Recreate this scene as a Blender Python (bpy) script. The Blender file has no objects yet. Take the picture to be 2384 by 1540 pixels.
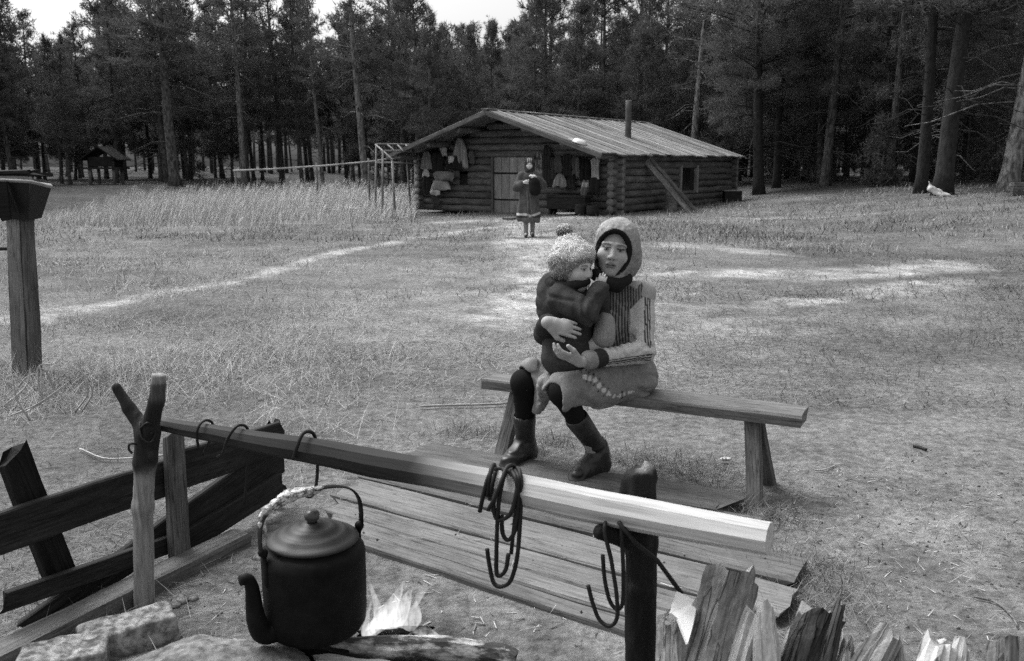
import bpy, math, random
import numpy as np
from mathutils import Matrix, Vector

# ------------------------------------------------------------------ camera, world, sun, exposure
SC = bpy.context.scene
COL = SC.collection
F_PX, CAM_H, PITCH = 2100.0, 1.45, math.atan(390 / 2100.0)      # picture 2384 px wide
cam = bpy.data.cameras.new('camera')
cam.sensor_width = 36.0
cam.lens = 36.0 * F_PX / 2384.0
cam.clip_start, cam.clip_end = 0.05, 1500
cam.dof.use_dof = True
cam.dof.focus_distance = 4.0
cam.dof.aperture_fstop = 8.0
camo = bpy.data.objects.new('camera', cam)
camo.location = (0, 0, CAM_H)
camo.rotation_euler = (math.pi / 2 - PITCH, 0, 0)
COL.objects.link(camo)
SC.camera = camo

SUN_EL, SUN_AZ = math.radians(60), math.radians(308)            # azimuth clockwise from +Y: ahead, left, behind thin cloud
w = bpy.data.worlds.new('World'); SC.world = w; w.use_nodes = True
nt = w.node_tree
sky = nt.nodes.new('ShaderNodeTexSky'); sky.sky_type = 'NISHITA'; sky.sun_disc = False
sky.sun_elevation = SUN_EL; sky.sun_rotation = SUN_AZ
sky.air_density = 1.0; sky.dust_density = 6.0; sky.ozone_density = 0.5
bw = nt.nodes.new('ShaderNodeRGBToBW')
nt.links.new(sky.outputs[0], bw.inputs[0])
nt.links.new(bw.outputs[0], nt.nodes['Background'].inputs[0])
nt.nodes['Background'].inputs[1].default_value = 0.15
sl = bpy.data.lights.new('sun', 'SUN'); sl.energy = 1.0; sl.angle = math.radians(30); sl.color = (1, 1, 1)
so = bpy.data.objects.new('sun', sl); COL.objects.link(so)
sd = Vector((math.sin(SUN_AZ) * math.cos(SUN_EL), math.cos(SUN_AZ) * math.cos(SUN_EL), math.sin(SUN_EL)))
so.rotation_euler = sd.to_track_quat('Z', 'Y').to_euler()
SC.view_settings.view_transform = 'Standard'
SC.view_settings.look = 'None'
SC.view_settings.exposure = 0.85
SC.view_settings.gamma = 1.0
SC.view_settings.use_curve_mapping = False
SC.render.engine = 'CYCLES'
SC.cycles.use_denoising = False
SC.cycles.max_bounces = 6
SC.cycles.transparent_max_bounces = 12

# ------------------------------------------------------------------ helpers: picture rays, noise, meshes
CT, ST = math.cos(PITCH), math.sin(PITCH)
def ray(u, v):
    a = (u - 1192) / F_PX; b = -(v - 770) / F_PX
    return np.array([a, CT + b * ST, -ST + b * CT])
CAM = np.array([0, 0, CAM_H])
def P(u, v, Y):
    q = ray(u, v); return CAM + q * (Y / q[1])
def G(u, v, z=0.0):
    q = ray(u, v); return CAM + q * ((z - CAM_H) / q[2])
def sst(x, a, b):
    t = np.clip((np.asarray(x, float) - a) / (b - a), 0, 1); return t * t * (3 - 2 * t)

def _hash(ix, iy, iz, seed):
    h = (ix * 374761393 + iy * 668265263 + iz * 2147483647 + seed * 144665) & 0xffffffff
    h = ((h ^ (h >> 13)) * 1274126177) & 0xffffffff
    h = ((h ^ (h >> 16)) * 2246822519) & 0xffffffff
    return ((h ^ (h >> 15)) & 0xffffff) / float(0xffffff)
def vn(p, freq=1.0, seed=0):
    """value noise in -1..1 for an (n,3) or (n,2) array"""
    p = np.asarray(p, float) * freq
    if p.shape[-1] == 2: p = np.concatenate([p, np.zeros(p.shape[:-1] + (1,))], -1)
    i = np.floor(p).astype(np.int64); f = p - i; f = f * f * (3 - 2 * f)
    r = 0
    for dx in (0, 1):
        for dy in (0, 1):
            for dz in (0, 1):
                wgt = (f[..., 0] if dx else 1 - f[..., 0]) * (f[..., 1] if dy else 1 - f[..., 1]) * (f[..., 2] if dz else 1 - f[..., 2])
                r = r + wgt * _hash(i[..., 0] + dx, i[..., 1] + dy, i[..., 2] + dz, seed)
    return r * 2 - 1
def fbm(p, freq, octv=3, seed=0):
    r, a, s = 0, 1.0, 0
    for k in range(octv):
        r = r + a * vn(p, freq * 2 ** k, seed + k * 17); s += a; a *= .5
    return r / s

WM = {}
def new_mesh(name, verts, faces, smooth=True, mats=(), fmat=None, cols=None):
    """faces: list of tuples, or an (n,3)/(n,4) int array; cols: grey value per vertex"""
    me = bpy.data.meshes.new(name)
    verts = np.asarray(verts, np.float32)
    if isinstance(faces, np.ndarray):
        n, k = faces.shape
        me.vertices.add(len(verts)); me.vertices.foreach_set('co', verts.ravel())
        me.loops.add(n * k); me.loops.foreach_set('vertex_index', faces.astype(np.int32).ravel())
        me.polygons.add(n)
        me.polygons.foreach_set('loop_start', np.arange(0, n * k, k, dtype=np.int32))
        try: me.polygons.foreach_set('loop_total', np.full(n, k, np.int32))
        except Exception: pass
        me.update(calc_edges=True)
    else:
        me.from_pydata(verts.tolist(), [], faces); me.update()
    me.polygons.foreach_set('use_smooth', np.full(len(me.polygons), bool(smooth)))
    for m in mats: me.materials.append(m)
    if fmat is not None: me.polygons.foreach_set('material_index', np.asarray(fmat, np.int32))
    if cols is not None:
        at = me.color_attributes.new('Col', 'FLOAT_COLOR', 'POINT')
        c = np.ones((len(verts), 4), np.float32); c[:, :3] = np.asarray(cols, np.float32)[:, None]
        at.data.foreach_set('color', c.ravel())
    return me
def link(name, me, parent=None, M=None):
    o = bpy.data.objects.new(name, me); COL.objects.link(o)
    M = Matrix(M) if M is not None else Matrix.Identity(4)
    if parent is not None:
        o.parent = parent; o.matrix_basis = WM[parent.name].inverted() @ M
    else:
        o.matrix_basis = M
    WM[o.name] = M
    return o
def tag(o, label=None, cat=None, group=None, kind=None):
    if label: o['label'] = label
    if cat: o['category'] = cat
    if group: o['group'] = group
    if kind: o['kind'] = kind
    return o
def thing(name, label, cat, loc=(0, 0, 0), group=None, rotz=0.0):
    M = Matrix.Translation(Vector(loc)) @ Matrix.Rotation(rotz, 4, 'Z')
    return tag(link(name, None, None, M), label, cat, group)
def frame(p0, xdir, up=(0, 0, 1)):
    x = Vector(xdir).normalized(); z = Vector(up); z = (z - x * z.dot(x)).normalized(); y = z.cross(x)
    M = Matrix.Identity(4)
    for i in range(3): M[i][0], M[i][1], M[i][2], M[i][3] = x[i], y[i], z[i], p0[i]
    return M
def catmull(pts, n=8):
    p = np.asarray(pts, float); p = np.vstack([2 * p[0] - p[1], p, 2 * p[-1] - p[-2]]); out = []
    for i in range(1, len(p) - 2):
        for t in np.arange(n) / n:
            a, b, c, d = p[i - 1], p[i], p[i + 1], p[i + 2]
            out.append(.5 * (2 * b + (c - a) * t + (2 * a - 5 * b + 4 * c - d) * t * t + (3 * b - a - 3 * c + d) * t ** 3))
    out.append(p[-2]); return np.array(out)
def tube_arrays(pts, rad, n=8, flat=None, ndir=None):
    pts = np.asarray(pts, float); m = len(pts)
    rad = np.full(m, rad) if np.isscalar(rad) else np.interp(np.linspace(0, 1, m), np.linspace(0, 1, len(rad)), rad)
    T = np.gradient(pts, axis=0); T /= np.linalg.norm(T, axis=1)[:, None] + 1e-9
    up = np.array([0, 0, 1.]) if abs(T[0][2]) < .9 else np.array([1., 0, 0])
    if ndir is not None: up = np.asarray(ndir, float)
    N = up - T[0] * up.dot(T[0]); N /= np.linalg.norm(N)
    vs = []; ang = np.arange(n) * 2 * np.pi / n
    for i in range(m):
        if ndir is not None: N = up - T[i] * up.dot(T[i])
        else: N = N - T[i] * N.dot(T[i])
        N = N / (np.linalg.norm(N) + 1e-9); B = np.cross(T[i], N)
        a, b = (1, 1) if flat is None else flat
        vs.append(pts[i] + rad[i] * (a * np.cos(ang)[:, None] * N + b * np.sin(ang)[:, None] * B))
    vs = np.vstack(vs)
    fs = [(i * n + j, i * n + (j + 1) % n, (i + 1) * n + (j + 1) % n, (i + 1) * n + j) for i in range(m - 1) for j in range(n)]
    fs += [tuple(range(n - 1, -1, -1)), tuple(range((m - 1) * n, m * n))]
    return vs, fs
def join_arrays(parts):
    V, Fs, o = [], [], 0
    for v, f in parts:
        V.append(v); Fs += [tuple(i + o for i in q) for q in f]; o += len(v)
    return np.vstack(V), Fs
def tube(name, pts, rad, mat, parent=None, n=8, noise=0.0, nf=20, seed=0, flat=None, ndir=None):
    """a tube along world points; its local x axis runs along its length"""
    pts = np.asarray(pts, float); d = pts[-1] - pts[0]
    if np.linalg.norm(d) < 1e-4: d = np.array([1., 0, 0])
    M = frame(pts[0], d, (0, 0, 1) if abs(d[2]) < .9 * np.linalg.norm(d) else (0, 1, 0))
    v, f = tube_arrays(pts, rad, n, flat, ndir)
    R = np.array(M)[:3, :3]; lv = (v - pts[0]) @ R
    if noise:
        k = lv * np.array([.35, 1, 1])
        lv = lv + noise * np.stack([0 * k[:, 0], fbm(k, nf, 2, seed), fbm(k + 9, nf, 2, seed + 5)], -1)
    return link(name, new_mesh(name, lv, f, True, [mat]), parent, M)
def board(name, p0, p1, wid, thick, mat, parent=None, up=(0, 0, 1), seed=0, rough=.003, ragged=.0, nseg=10, taper=(1, 1), warp=0.0, chips=0.0, M=None):
    """a worn plank from p0 to p1 (centre line), local x along it, y across, z its thickness"""
    p0 = np.asarray(p0, float); p1 = np.asarray(p1, float); L = np.linalg.norm(p1 - p0)
    if M is None: M = frame(p0, p1 - p0, up)
    rng = np.random.default_rng(seed + 1000)
    prof = np.array([(-.5, -.5), (-.17, -.5), (.17, -.5), (.5, -.5), (.5, .3), (.46, .5), (.17, .5), (-.17, .5), (-.46, .5), (-.5, .3)])
    n = len(prof); xs = np.linspace(0, L, nseg + 1); V = []
    for i, x in enumerate(xs):
        tw = np.interp(x / L, [0, 1], taper)
        y = prof[:, 0] * wid * tw; z = prof[:, 1] * thick
        q = np.stack([np.full(n, x), y, z], -1)
        q[:, 1] += rough * 1.5 * fbm(q * [2.5, 3, 3], 2.0, 2, seed) * np.abs(prof[:, 0]) * 2
        q[:, 2] += rough * fbm(q * [1.5, 12, 0], 2.0, 2, seed + 3) * np.where(prof[:, 1] > 0, 1, .3) + warp * math.sin(math.pi * x / L) 
        if i in (0, nseg): q[:, 0] += (ragged * rng.uniform(-1, 1, n) + ragged * .8 * prof[:, 0] * rng.uniform(-2, 2)) * (1 if i else -1)
        V.append(q)
    V = np.vstack(V); m = nseg + 1
    fs = [(i * n + (j + 1) % n, i * n + j, (i + 1) * n + j, (i + 1) * n + (j + 1) % n) for i in range(m - 1) for j in range(n)]
    fs = [f[::-1] for f in fs]
    fs += [tuple(range(n - 1, -1, -1)), tuple(range((m - 1) * n, m * n))]
    return link(name, new_mesh(name, V, fs, False, [mat]), parent, M)
def lathe_arrays(prof, n=48, c=(0, 0, 0)):
    prof = np.asarray(prof, float); a = np.arange(n) * 2 * np.pi / n; m = len(prof)
    v = np.stack([np.outer(prof[:, 0], np.cos(a)) + c[0], np.outer(prof[:, 0], np.sin(a)) + c[1], np.outer(prof[:, 1], np.ones(n)) + c[2]], -1).reshape(-1, 3)
    f = [(i * n + j, i * n + (j + 1) % n, (i + 1) * n + (j + 1) % n, (i + 1) * n + j) for i in range(m - 1) for j in range(n)]
    f += [tuple(range(n - 1, -1, -1)), tuple(range((m - 1) * n, m * n))]
    return v, f

# ------------------------------------------------------------------ signed-distance modelling (soft shapes, figures)
class Soft:
    def __init__(s): s.p = []
    def cap(s, a, b, ra, rb=None, k=.02, t='', flat=None):
        s.p.append(('cap', np.asarray(a, np.float32), np.asarray(b, np.float32), ra, ra if rb is None else rb, k, t, flat)); return s
    def ell(s, c, r, k=.02, t='', R=None):
        s.p.append(('ell', np.asarray(c, np.float32), np.asarray(r, np.float32), None if R is None else np.asarray(R, np.float32), 0, k, t, None)); return s
    def box(s, c, hs, rnd, k=.01, t='', R=None):
        s.p.append(('box', np.asarray(c, np.float32), np.asarray(hs, np.float32), None if R is None else np.asarray(R, np.float32), rnd, k, t, None)); return s
    def cut(s): 
        q = s.p[-1]; s.p[-1] = ('-' + q[0],) + q[1:]; return s
    @staticmethod
    def dist(q, X):
        kd = q[0].lstrip('-')
        if kd == 'cap':
            a, b, ra, rb = q[1:5]; ba = b - a; pa = X - a
            sc = 1.0
            if q[7] is not None:
                n, f = q[7]; n = np.asarray(n, np.float32); n = n / np.linalg.norm(n)
                pa = pa + n * ((pa @ n) * (1 / f - 1))[:, None]; ba = ba + n * (ba @ n) * (1 / f - 1); sc = min(1, f)
            t = np.clip(pa @ ba / max(float(ba @ ba), 1e-9), 0, 1)
            return (np.linalg.norm(pa - t[:, None] * ba, axis=1) - (ra + t * (rb - ra))) * sc
        Y = X - q[1]
        if q[3] is not None: Y = Y @ q[3]
        if kd == 'ell':
            k0 = np.linalg.norm(Y / q[2], axis=1); k1 = np.linalg.norm(Y / q[2] ** 2, axis=1) + 1e-9
            return k0 * (k0 - 1) / k1
        d = np.abs(Y) - (q[2] - q[4])
        return np.linalg.norm(np.maximum(d, 0), axis=1) + np.minimum(d.max(1), 0) - q[4]
    def f(s, X):
        X = X.astype(np.float32); D = None
        for q in s.p:
            d = s.dist(q, X); k = q[5]
            if D is None: D = d; continue
            if q[0][0] == '-':
                h = np.maximum(k - np.abs(-d - D), 0) / max(k, 1e-6); D = np.maximum(D, -d) + h * h * k * .25
            else:
                h = np.maximum(k - np.abs(d - D), 0) / max(k, 1e-6); D = np.minimum(D, d) - h * h * k * .25
        return D
    def nearest(s, X):
        """per point: distance to each additive primitive's tag group"""
        out = {}
        for q in s.p:
            if q[0][0] == '-': continue
            d = s.dist(q, X.astype(np.float32)); out[q[6]] = np.minimum(out[q[6]], d) if q[6] in out else d
        return out
    def bounds(s, pad=.03):
        lo, hi = np.full(3, 1e9), np.full(3, -1e9)
        for q in s.p:
            if q[0][0] == '-': continue
            if q[0] == 'cap':
                for c, r in ((q[1], q[3]), (q[2], q[4])): lo = np.minimum(lo, c - r); hi = np.maximum(hi, c + r)
            else:
                r = q[2] if q[3] is None else np.full(3, float(np.linalg.norm(q[2])))
                lo = np.minimum(lo, q[1] - r); hi = np.maximum(hi, q[1] + r)
        return lo - pad, hi + pad
    def mesh(s, h, disp=None):
        lo, hi = s.bounds(); B = 6
        fn = s.f if disp is None else (lambda X: s.f(X) + disp(X))
        nb = np.ceil((hi - lo) / (h * B)).astype(int)
        ax = [lo[i] + (np.arange(nb[i]) * B + B / 2) * h for i in range(3)]
        C = np.stack(np.meshgrid(*ax, indexing='ij'), -1).reshape(-1, 3)
        d = fn(C); act = np.abs(d) < B * h * 1.5
        big = np.where(d < 0, -1., 1.).astype(np.float32).reshape(nb)
        V = np.repeat(np.repeat(np.repeat(big, B, 0), B, 1), B, 2)
        loc = np.stack(np.meshgrid(*[np.arange(B)] * 3, indexing='ij'), -1).reshape(-1, 3)
        bi = np.stack(np.unravel_index(np.nonzero(act)[0], nb), -1)
        for c in range(0, len(bi), 3000):
            idx = (bi[c:c + 3000, None, :] * B + loc[None]).reshape(-1, 3)
            V[idx[:, 0], idx[:, 1], idx[:, 2]] = fn(lo + idx * h)
        ins = V < 0; n = np.array(V.shape)
        cnt = np.zeros(n - 1, np.uint8)
        for o in np.ndindex(2, 2, 2): cnt += ins[o[0]:n[0] - 1 + o[0], o[1]:n[1] - 1 + o[1], o[2]:n[2] - 1 + o[2]]
        cells = np.argwhere((cnt > 0) & (cnt < 8))
        cid = np.full(n - 1, -1, np.int32); cid[cells[:, 0], cells[:, 1], cells[:, 2]] = np.arange(len(cells))
        acc = np.zeros((len(cells), 3)); num = np.zeros(len(cells))
        cor = [np.array(o) for o in np.ndindex(2, 2, 2)]
        val = {tuple(o): V[cells[:, 0] + o[0], cells[:, 1] + o[1], cells[:, 2] + o[2]] for o in cor}
        for o in cor:
            for a in range(3):
                if o[a]: continue
                e = o.copy(); e[a] = 1; va, vb = val[tuple(o)], val[tuple(e)]
                m = (va < 0) != (vb < 0); t = np.where(m, va / np.where(va == vb, 1, va - vb), 0)
                acc += m[:, None] * (o + t[:, None] * (e - o)); num += m
        verts = lo + (cells + acc / num[:, None]) * h
        quads = []
        for a in range(3):
            b, c = (a + 1) % 3, (a + 2) % 3
            sl0 = [slice(1, n[i] - 1) for i in range(3)]; sl1 = list(sl0); sl1[a] = slice(2, n[a])
            i0 = ins[tuple(sl0)]; i1 = ins[tuple(sl1)]
            e = np.argwhere(i0 != i1) + 1
            if not len(e): continue
            flip = ins[e[:, 0], e[:, 1], e[:, 2]]
            q = []
            for (db, dc) in ((0, 0), (1, 0), (1, 1), (0, 1)):
                k = e.copy(); k[:, b] -= db; k[:, c] -= dc; q.append(cid[k[:, 0], k[:, 1], k[:, 2]])
            q = np.stack(q, -1); q[~flip] = q[~flip][:, ::-1]; quads.append(q)
        Q = np.vstack(quads); Q = Q[(Q >= 0).all(1)]
        return verts, Q
def soft_obj(name, sf, h, mat, parent=None, disp=None, cols=None, M=None):
    """mesh the soft shape given in world coordinates; cols(verts) -> grey per vertex"""
    v, q = sf.mesh(h, disp)
    c = cols(v) if cols else None
    if M is None:
        o0 = v.mean(0); M = Matrix.Translation(Vector(o0)); lv = v - o0
    else:
        lv = (v - np.array(M)[:3, 3]) @ np.array(M)[:3, :3]
    return link(name, new_mesh(name, lv, q, True, [mat], cols=c), parent, M)

# ------------------------------------------------------------------ materials (a black and white world)
def _nodes(name):
    m = bpy.data.materials.new(name); m.use_nodes = True
    n = m.node_tree.nodes; return m, n, m.node_tree.links, n['Principled BSDF']
def ramp(n, stops):
    r = n.new('ShaderNodeValToRGB')
    while len(r.color_ramp.elements) < len(stops): r.color_ramp.elements.new(.5)
    for e, (p, g) in zip(r.color_ramp.elements, stops): e.position = p; e.color = (g, g, g, 1)
    return r
def wood(name, lo, hi, rough=.85, bump=.5, bdist=.003, fine=110, crack=.45, spec=.2, blotch=2.2, blo=.6, axis=0, raw=None):
    """grey wood: fine fibres and drying cracks along one axis, stains, a tone of its own for every piece"""
    m, n, l, b = _nodes(name); tc = n.new('ShaderNodeTexCoord'); oi = n.new('ShaderNodeObjectInfo')
    def nz(sc, f, det, ro=.6):
        mp = n.new('ShaderNodeMapping'); s = [sc[1]] * 3; s[axis] = sc[0]; mp.inputs['Scale'].default_value = s; l.new(tc.outputs['Object'], mp.inputs[0])
        q = n.new('ShaderNodeTexNoise'); q.noise_dimensions = '4D'; q.inputs['Scale'].default_value = f; q.inputs['Detail'].default_value = det; q.inputs['Roughness'].default_value = ro
        l.new(mp.outputs[0], q.inputs['Vector']); wv = n.new('ShaderNodeMath'); wv.operation = 'MULTIPLY'; wv.inputs[1].default_value = 37; l.new(oi.outputs['Random'], wv.inputs[0]); l.new(wv.outputs[0], q.inputs['W']); return q
    def mul(a, c):
        x = n.new('ShaderNodeMixRGB'); x.blend_type = 'MULTIPLY'; x.inputs[0].default_value = 1; l.new(a, x.inputs[1]); l.new(c, x.inputs[2]); return x.outputs[0]
    g = nz((6, fine), 1.0, 6, .7); r = ramp(n, [(.32, lo), (.68, hi)]); l.new(g.outputs[0], r.inputs[0])
    st = nz((.8, 2.5), blotch, 5, .7); r2 = ramp(n, [(.36, blo), (.62, 1.12)]); l.new(st.outputs[0], r2.inputs[0])
    ck = nz((1.3, 30), 1.0, 3, .55); r3 = ramp(n, [(.0, 1), (.485, 1), (.50, crack), (.515, 1), (1, 1)]); l.new(ck.outputs[0], r3.inputs[0])
    gr = nz((90, 140), 1.0, 3, .8); r4 = ramp(n, [(.3, .8), (.7, 1.2)]); l.new(gr.outputs[0], r4.inputs[0])
    rr = ramp(n, [(0, .78), (1, 1.2)]); l.new(oi.outputs['Random'], rr.inputs[0])
    o = mul(mul(mul(mul(r.outputs[0], r2.outputs[0]), r3.outputs[0]), r4.outputs[0]), rr.outputs[0])
    l.new(o, b.inputs['Base Color']); b.inputs['Roughness'].default_value = rough; b.inputs['Specular IOR Level'].default_value = spec
    ad = n.new('ShaderNodeMath'); ad.operation = 'MULTIPLY_ADD'; ad.inputs[1].default_value = .5; l.new(g.outputs[0], ad.inputs[0]); l.new(r3.outputs[0], ad.inputs[2])
    bp = n.new('ShaderNodeBump'); bp.inputs['Strength'].default_value = bump; bp.inputs['Distance'].default_value = bdist; l.new(ad.outputs[0], bp.inputs['Height']); l.new(bp.outputs[0], b.inputs['Normal'])
    return m
def mat(name, lo, hi, scale=(1, 1, 1), freq=8.0, detail=6, rough=.85, bump=.3, bdist=.01, contrast=(.3, .7), spec=.25, attr=False, stains=None):
    """grey material: object-space noise between two grey values; attr multiplies the Col attribute by 1+-noise"""
    m, n, l, b = _nodes(name)
    tc = n.new('ShaderNodeTexCoord'); mp = n.new('ShaderNodeMapping'); mp.inputs['Scale'].default_value = scale
    l.new(tc.outputs['Object'], mp.inputs[0])
    nz = n.new('ShaderNodeTexNoise'); nz.inputs['Scale'].default_value = freq; nz.inputs['Detail'].default_value = detail; nz.inputs['Roughness'].default_value = .65
    l.new(mp.outputs[0], nz.inputs['Vector'])
    r = ramp(n, [(contrast[0], lo), (contrast[1], hi)]); l.new(nz.outputs[0], r.inputs[0])
    out = r.outputs[0]
    if stains:
        n2 = n.new('ShaderNodeTexNoise'); n2.inputs['Scale'].default_value = stains[0]; n2.inputs['Detail'].default_value = 3
        l.new(tc.outputs['Object'], n2.inputs['Vector'])
        r2 = ramp(n, [(.35, stains[1]), (.65, 1.0)]); l.new(n2.outputs[0], r2.inputs[0])
        mx = n.new('ShaderNodeMixRGB'); mx.blend_type = 'MULTIPLY'; mx.inputs[0].default_value = 1
        l.new(out, mx.inputs[1]); l.new(r2.outputs[0], mx.inputs[2]); out = mx.outputs[0]
    if attr:
        a = n.new('ShaderNodeAttribute'); a.attribute_name = 'Col'
        mx = n.new('ShaderNodeMixRGB'); mx.blend_type = 'MULTIPLY'; mx.inputs[0].default_value = 1
        l.new(out, mx.inputs[1]); l.new(a.outputs['Color'], mx.inputs[2]); out = mx.outputs[0]
    l.new(out, b.inputs['Base Color'])
    b.inputs['Roughness'].default_value = rough; b.inputs['Specular IOR Level'].default_value = spec
    if bump:
        bp = n.new('ShaderNodeBump'); bp.inputs['Strength'].default_value = bump; bp.inputs['Distance'].default_value = bdist
        l.new(nz.outputs[0], bp.inputs['Height']); l.new(bp.outputs[0], b.inputs['Normal'])
    return m
GR = (2, 26, 26)                                                # grain along local x
M_LOGWALL = wood('old_wall_log', .07, .20, .9, .6, .01, 40, .4, .15, 1.6, .55)
M_LOGEND = mat('log_end_grain', .10, .24, (9, 9, 9), 2.5, 6, .9, .4)
M_ROOF = wood('silvered_roof_board', .13, .27, .85, .5, .006, 40, .5, .2, 1.2, .6)
M_ROOFSTRIP = wood('pale_roof_strip', .24, .40, .85, .4, .005, 40, .6, .2, 1.5, .6)
M_DOOR = wood('grey_door_plank', .24, .44, .85, .4, .004, 50, .5, .15, 2, .7)
M_DARKWOOD = wood('sooty_dark_board', .010, .040, .8, .6, .003, 110, .4, .18, 3, .55)
M_GREYWOOD = wood('weathered_grey_board', .07, .21, .85, .6, .003, 110, .35, .2, 2.4, .55)
M_PLANK = wood('dusty_ground_plank', .10, .20, .9, .5, .003, 100, .5, .12, 3.0, .72)
M_BENCH = wood('bench_wood', .07, .19, .75, .4, .002, 110, .4, .3, 2.2, .6)
M_POLEBARE = wood('bare_pole_wood', .14, .36, .8, .4, .004, 60, .5, .2, 2.5, .5)
M_POST = wood('old_post_wood', .14, .33, .85, .6, .006, 70, .35, .15, 1.6, .6)
M_CHAR = wood('charred_wood', .004, .020, .75, .8, .006, 60, .5, .2, 4, .6)
M_BARK = mat('pine_bark', .05, .20, (3, 14, 14), 1.0, 8, .95, .8, .03)
M_IRON = mat('black_iron', .006, .018, (1, 1, 1), 60, 4, .6, .3, .001, spec=.3)
M_SOOT = mat('sooted_kettle', .0012, .011, (1, 1, 1), 15, 9, .68, .5, .003, spec=.16)
M_STONE = mat('pale_stone', .12, .40, (1, 1, 1), 34, 12, .95, 1.0, .006, contrast=(.40, .60), stains=(9, .55))
M_SPLIT = wood('split_wood', .20, .50, .9, .9, .006, 130, .35, .12, 12, .5)
M_SPLITPALE = wood('fresh_split_wood', .30, .56, .85, .6, .003, 120, .6, .15, 9, .75)
M_BARKDARK = wood('dark_bark', .03, .15, .95, 1.0, .008, 60, .3, .1, 6, .5)
M_ASHLOG = mat('ashy_log', .05, .55, (5, 12, 12), 1.6, 9, .95, .7, .008, contrast=(.5, .66))
M_FOIL = mat('crumpled_pale_wrap', .10, .72, (1, 1, 1), 75, 5, .45, 1.0, .006, contrast=(.40, .56), spec=.5)
M_VCOL = mat('dyed_cloth', .78, 1.18, (1, 1, 1), 160, 4, .95, .35, .002, attr=True, spec=.1)
M_KNIT = mat('knitted_wool', .70, 1.25, (1, 1, 1), 130, 3, .98, .5, .003, attr=True, spec=.08)
M_SKIN = mat('weathered_skin', .9, 1.08, (1, 1, 1), 70, 3, .6, .1, .001, attr=True, spec=.3)
M_LEATHER = mat('boot_leather', .6, 1.4, (1, 1, 1), 40, 5, .42, .4, .002, attr=True, spec=.5)
M_GRASSV = mat('dry_grass', .95, 1.05, (1, 1, 1), 5, 2, .8, 0, attr=True, spec=.2)
M_ENAMEL = mat('white_enamel', .6, .8, (1, 1, 1), 9, 4, .3, 0, spec=.5)
M_BLACKBOX = mat('tarred_sheet', .006, .014, (1, 1, 1), 9, 6, .55, .3, .004, spec=.35)
# ------------------------------------------------------------------ ground
YAW, CAB_O, CAB_W, CAB_L, HW, HR = .594, np.array([2.96, 26.2]), 7.15, 9.15, 1.70, 2.95
S_DIR = np.array([math.sin(YAW), math.cos(YAW)]); L_DIR = np.array([-math.cos(YAW), math.sin(YAW)])
def height(x, y, micro=True):
    x = np.asarray(x, float); y = np.asarray(y, float)
    z = .62 * sst(x, 6.5, 14) * sst(y, 8, 25)
    z = z - .17 * sst(-x, -2, 4) * sst(y, 14, 28) * (1 - .5 * sst(y, 40, 60))
    z = z + .5 * sst(-x, 10, 19) * sst(y, 26, 44)
    if micro:
        p = np.stack([x, y], -1)
        a = .022 * sst(np.hypot(x, y), 4.6, 8)
        z = z + a * fbm(p, 1.1, 3, 3) + .05 * sst(np.hypot(x, y), 12, 30) * fbm(p, .25, 2, 9)
        z = z + .010 * fbm(p, 5, 2, 31) * sst(np.hypot(x - .3, y - 3.2), .6, 1.6)
        z = z + .075 * np.exp(-(((x + .86) / .34) ** 2 + ((y - 2.30) / .20) ** 2)) * (1 + .25 * fbm(p, 9, 2, 77))
        z = z - .05 * np.exp(-(((x + .50) / .26) ** 2 + ((y - 2.52) / .15) ** 2))
    return z
def gz(x, y): return float(height(np.array([x]), np.array([y]))[0])
def pl_dist(x, y, pts):
    d = np.full(np.shape(x), 1e9)
    for (ax, ay), (bx, by) in zip(pts[:-1], pts[1:]):
        t = np.clip(((x - ax) * (bx - ax) + (y - ay) * (by - ay)) / ((bx - ax) ** 2 + (by - ay) ** 2), 0, 1)
        d = np.minimum(d, np.hypot(x - ax - t * (bx - ax), y - ay - t * (by - ay)))
    return d
PATHS = [([(-7.5, 6.3), (-4.45, 8.4), (-3.75, 10.6), (-3.3, 12.8), (-1.9, 18.4), (.0, 22)], .19, .95),
         ([(.2, 8.6), (.55, 11.4), (.4, 15), (.35, 19), (.5, 23.5), (.2, 25.2)], .55, .95),
         ([(.6, 12), (2.4, 11.8), (4.9, 12.2), (6.4, 13)], .55, .9), ([(1.0, 16), (3.0, 16.2), (4.2, 14.5)], .38, .85),
         ([(3.0, 9.6), (4.4, 10.6), (5.6, 11.2)], .35, .8), ([(5.8, 24.6), (7.6, 24.3), (9.3, 23.6)], .28, .6), ([(1.6, 7.6), (2.4, 8.6)], .5, .6),
         ([(-1.6, 24.2), (1.0, 24.6), (3.4, 25.2)], .7, .75)]
def bare(x, y):
    """0..1: how worn down to pale sand the ground is"""
    p = np.stack([x, y], -1)
    wx = x + .35 * fbm(p, .8, 2, 51); wy = y + .6 * fbm(p, .6, 2, 52)
    m = np.zeros(np.shape(x))
    for pts, wd, amt in PATHS:
        m = np.maximum(m, amt * (1 - sst(pl_dist(wx, wy, pts), wd * .45, wd * 1.6)))
    m = np.maximum(m, .55 * np.exp(-(((wx - .9) / 2.2) ** 2 + ((wy - 9.5) / 4.0) ** 2)))
    return np.clip(m * .9 * (.80 + .75 * fbm(np.stack([x * .8, y * 1.6], -1), 1.6, 4, 54)) * (.85 + 1.1 * fbm(np.stack([x, y * 1.5], -1), 5, 3, 55)), 0, 1)
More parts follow.
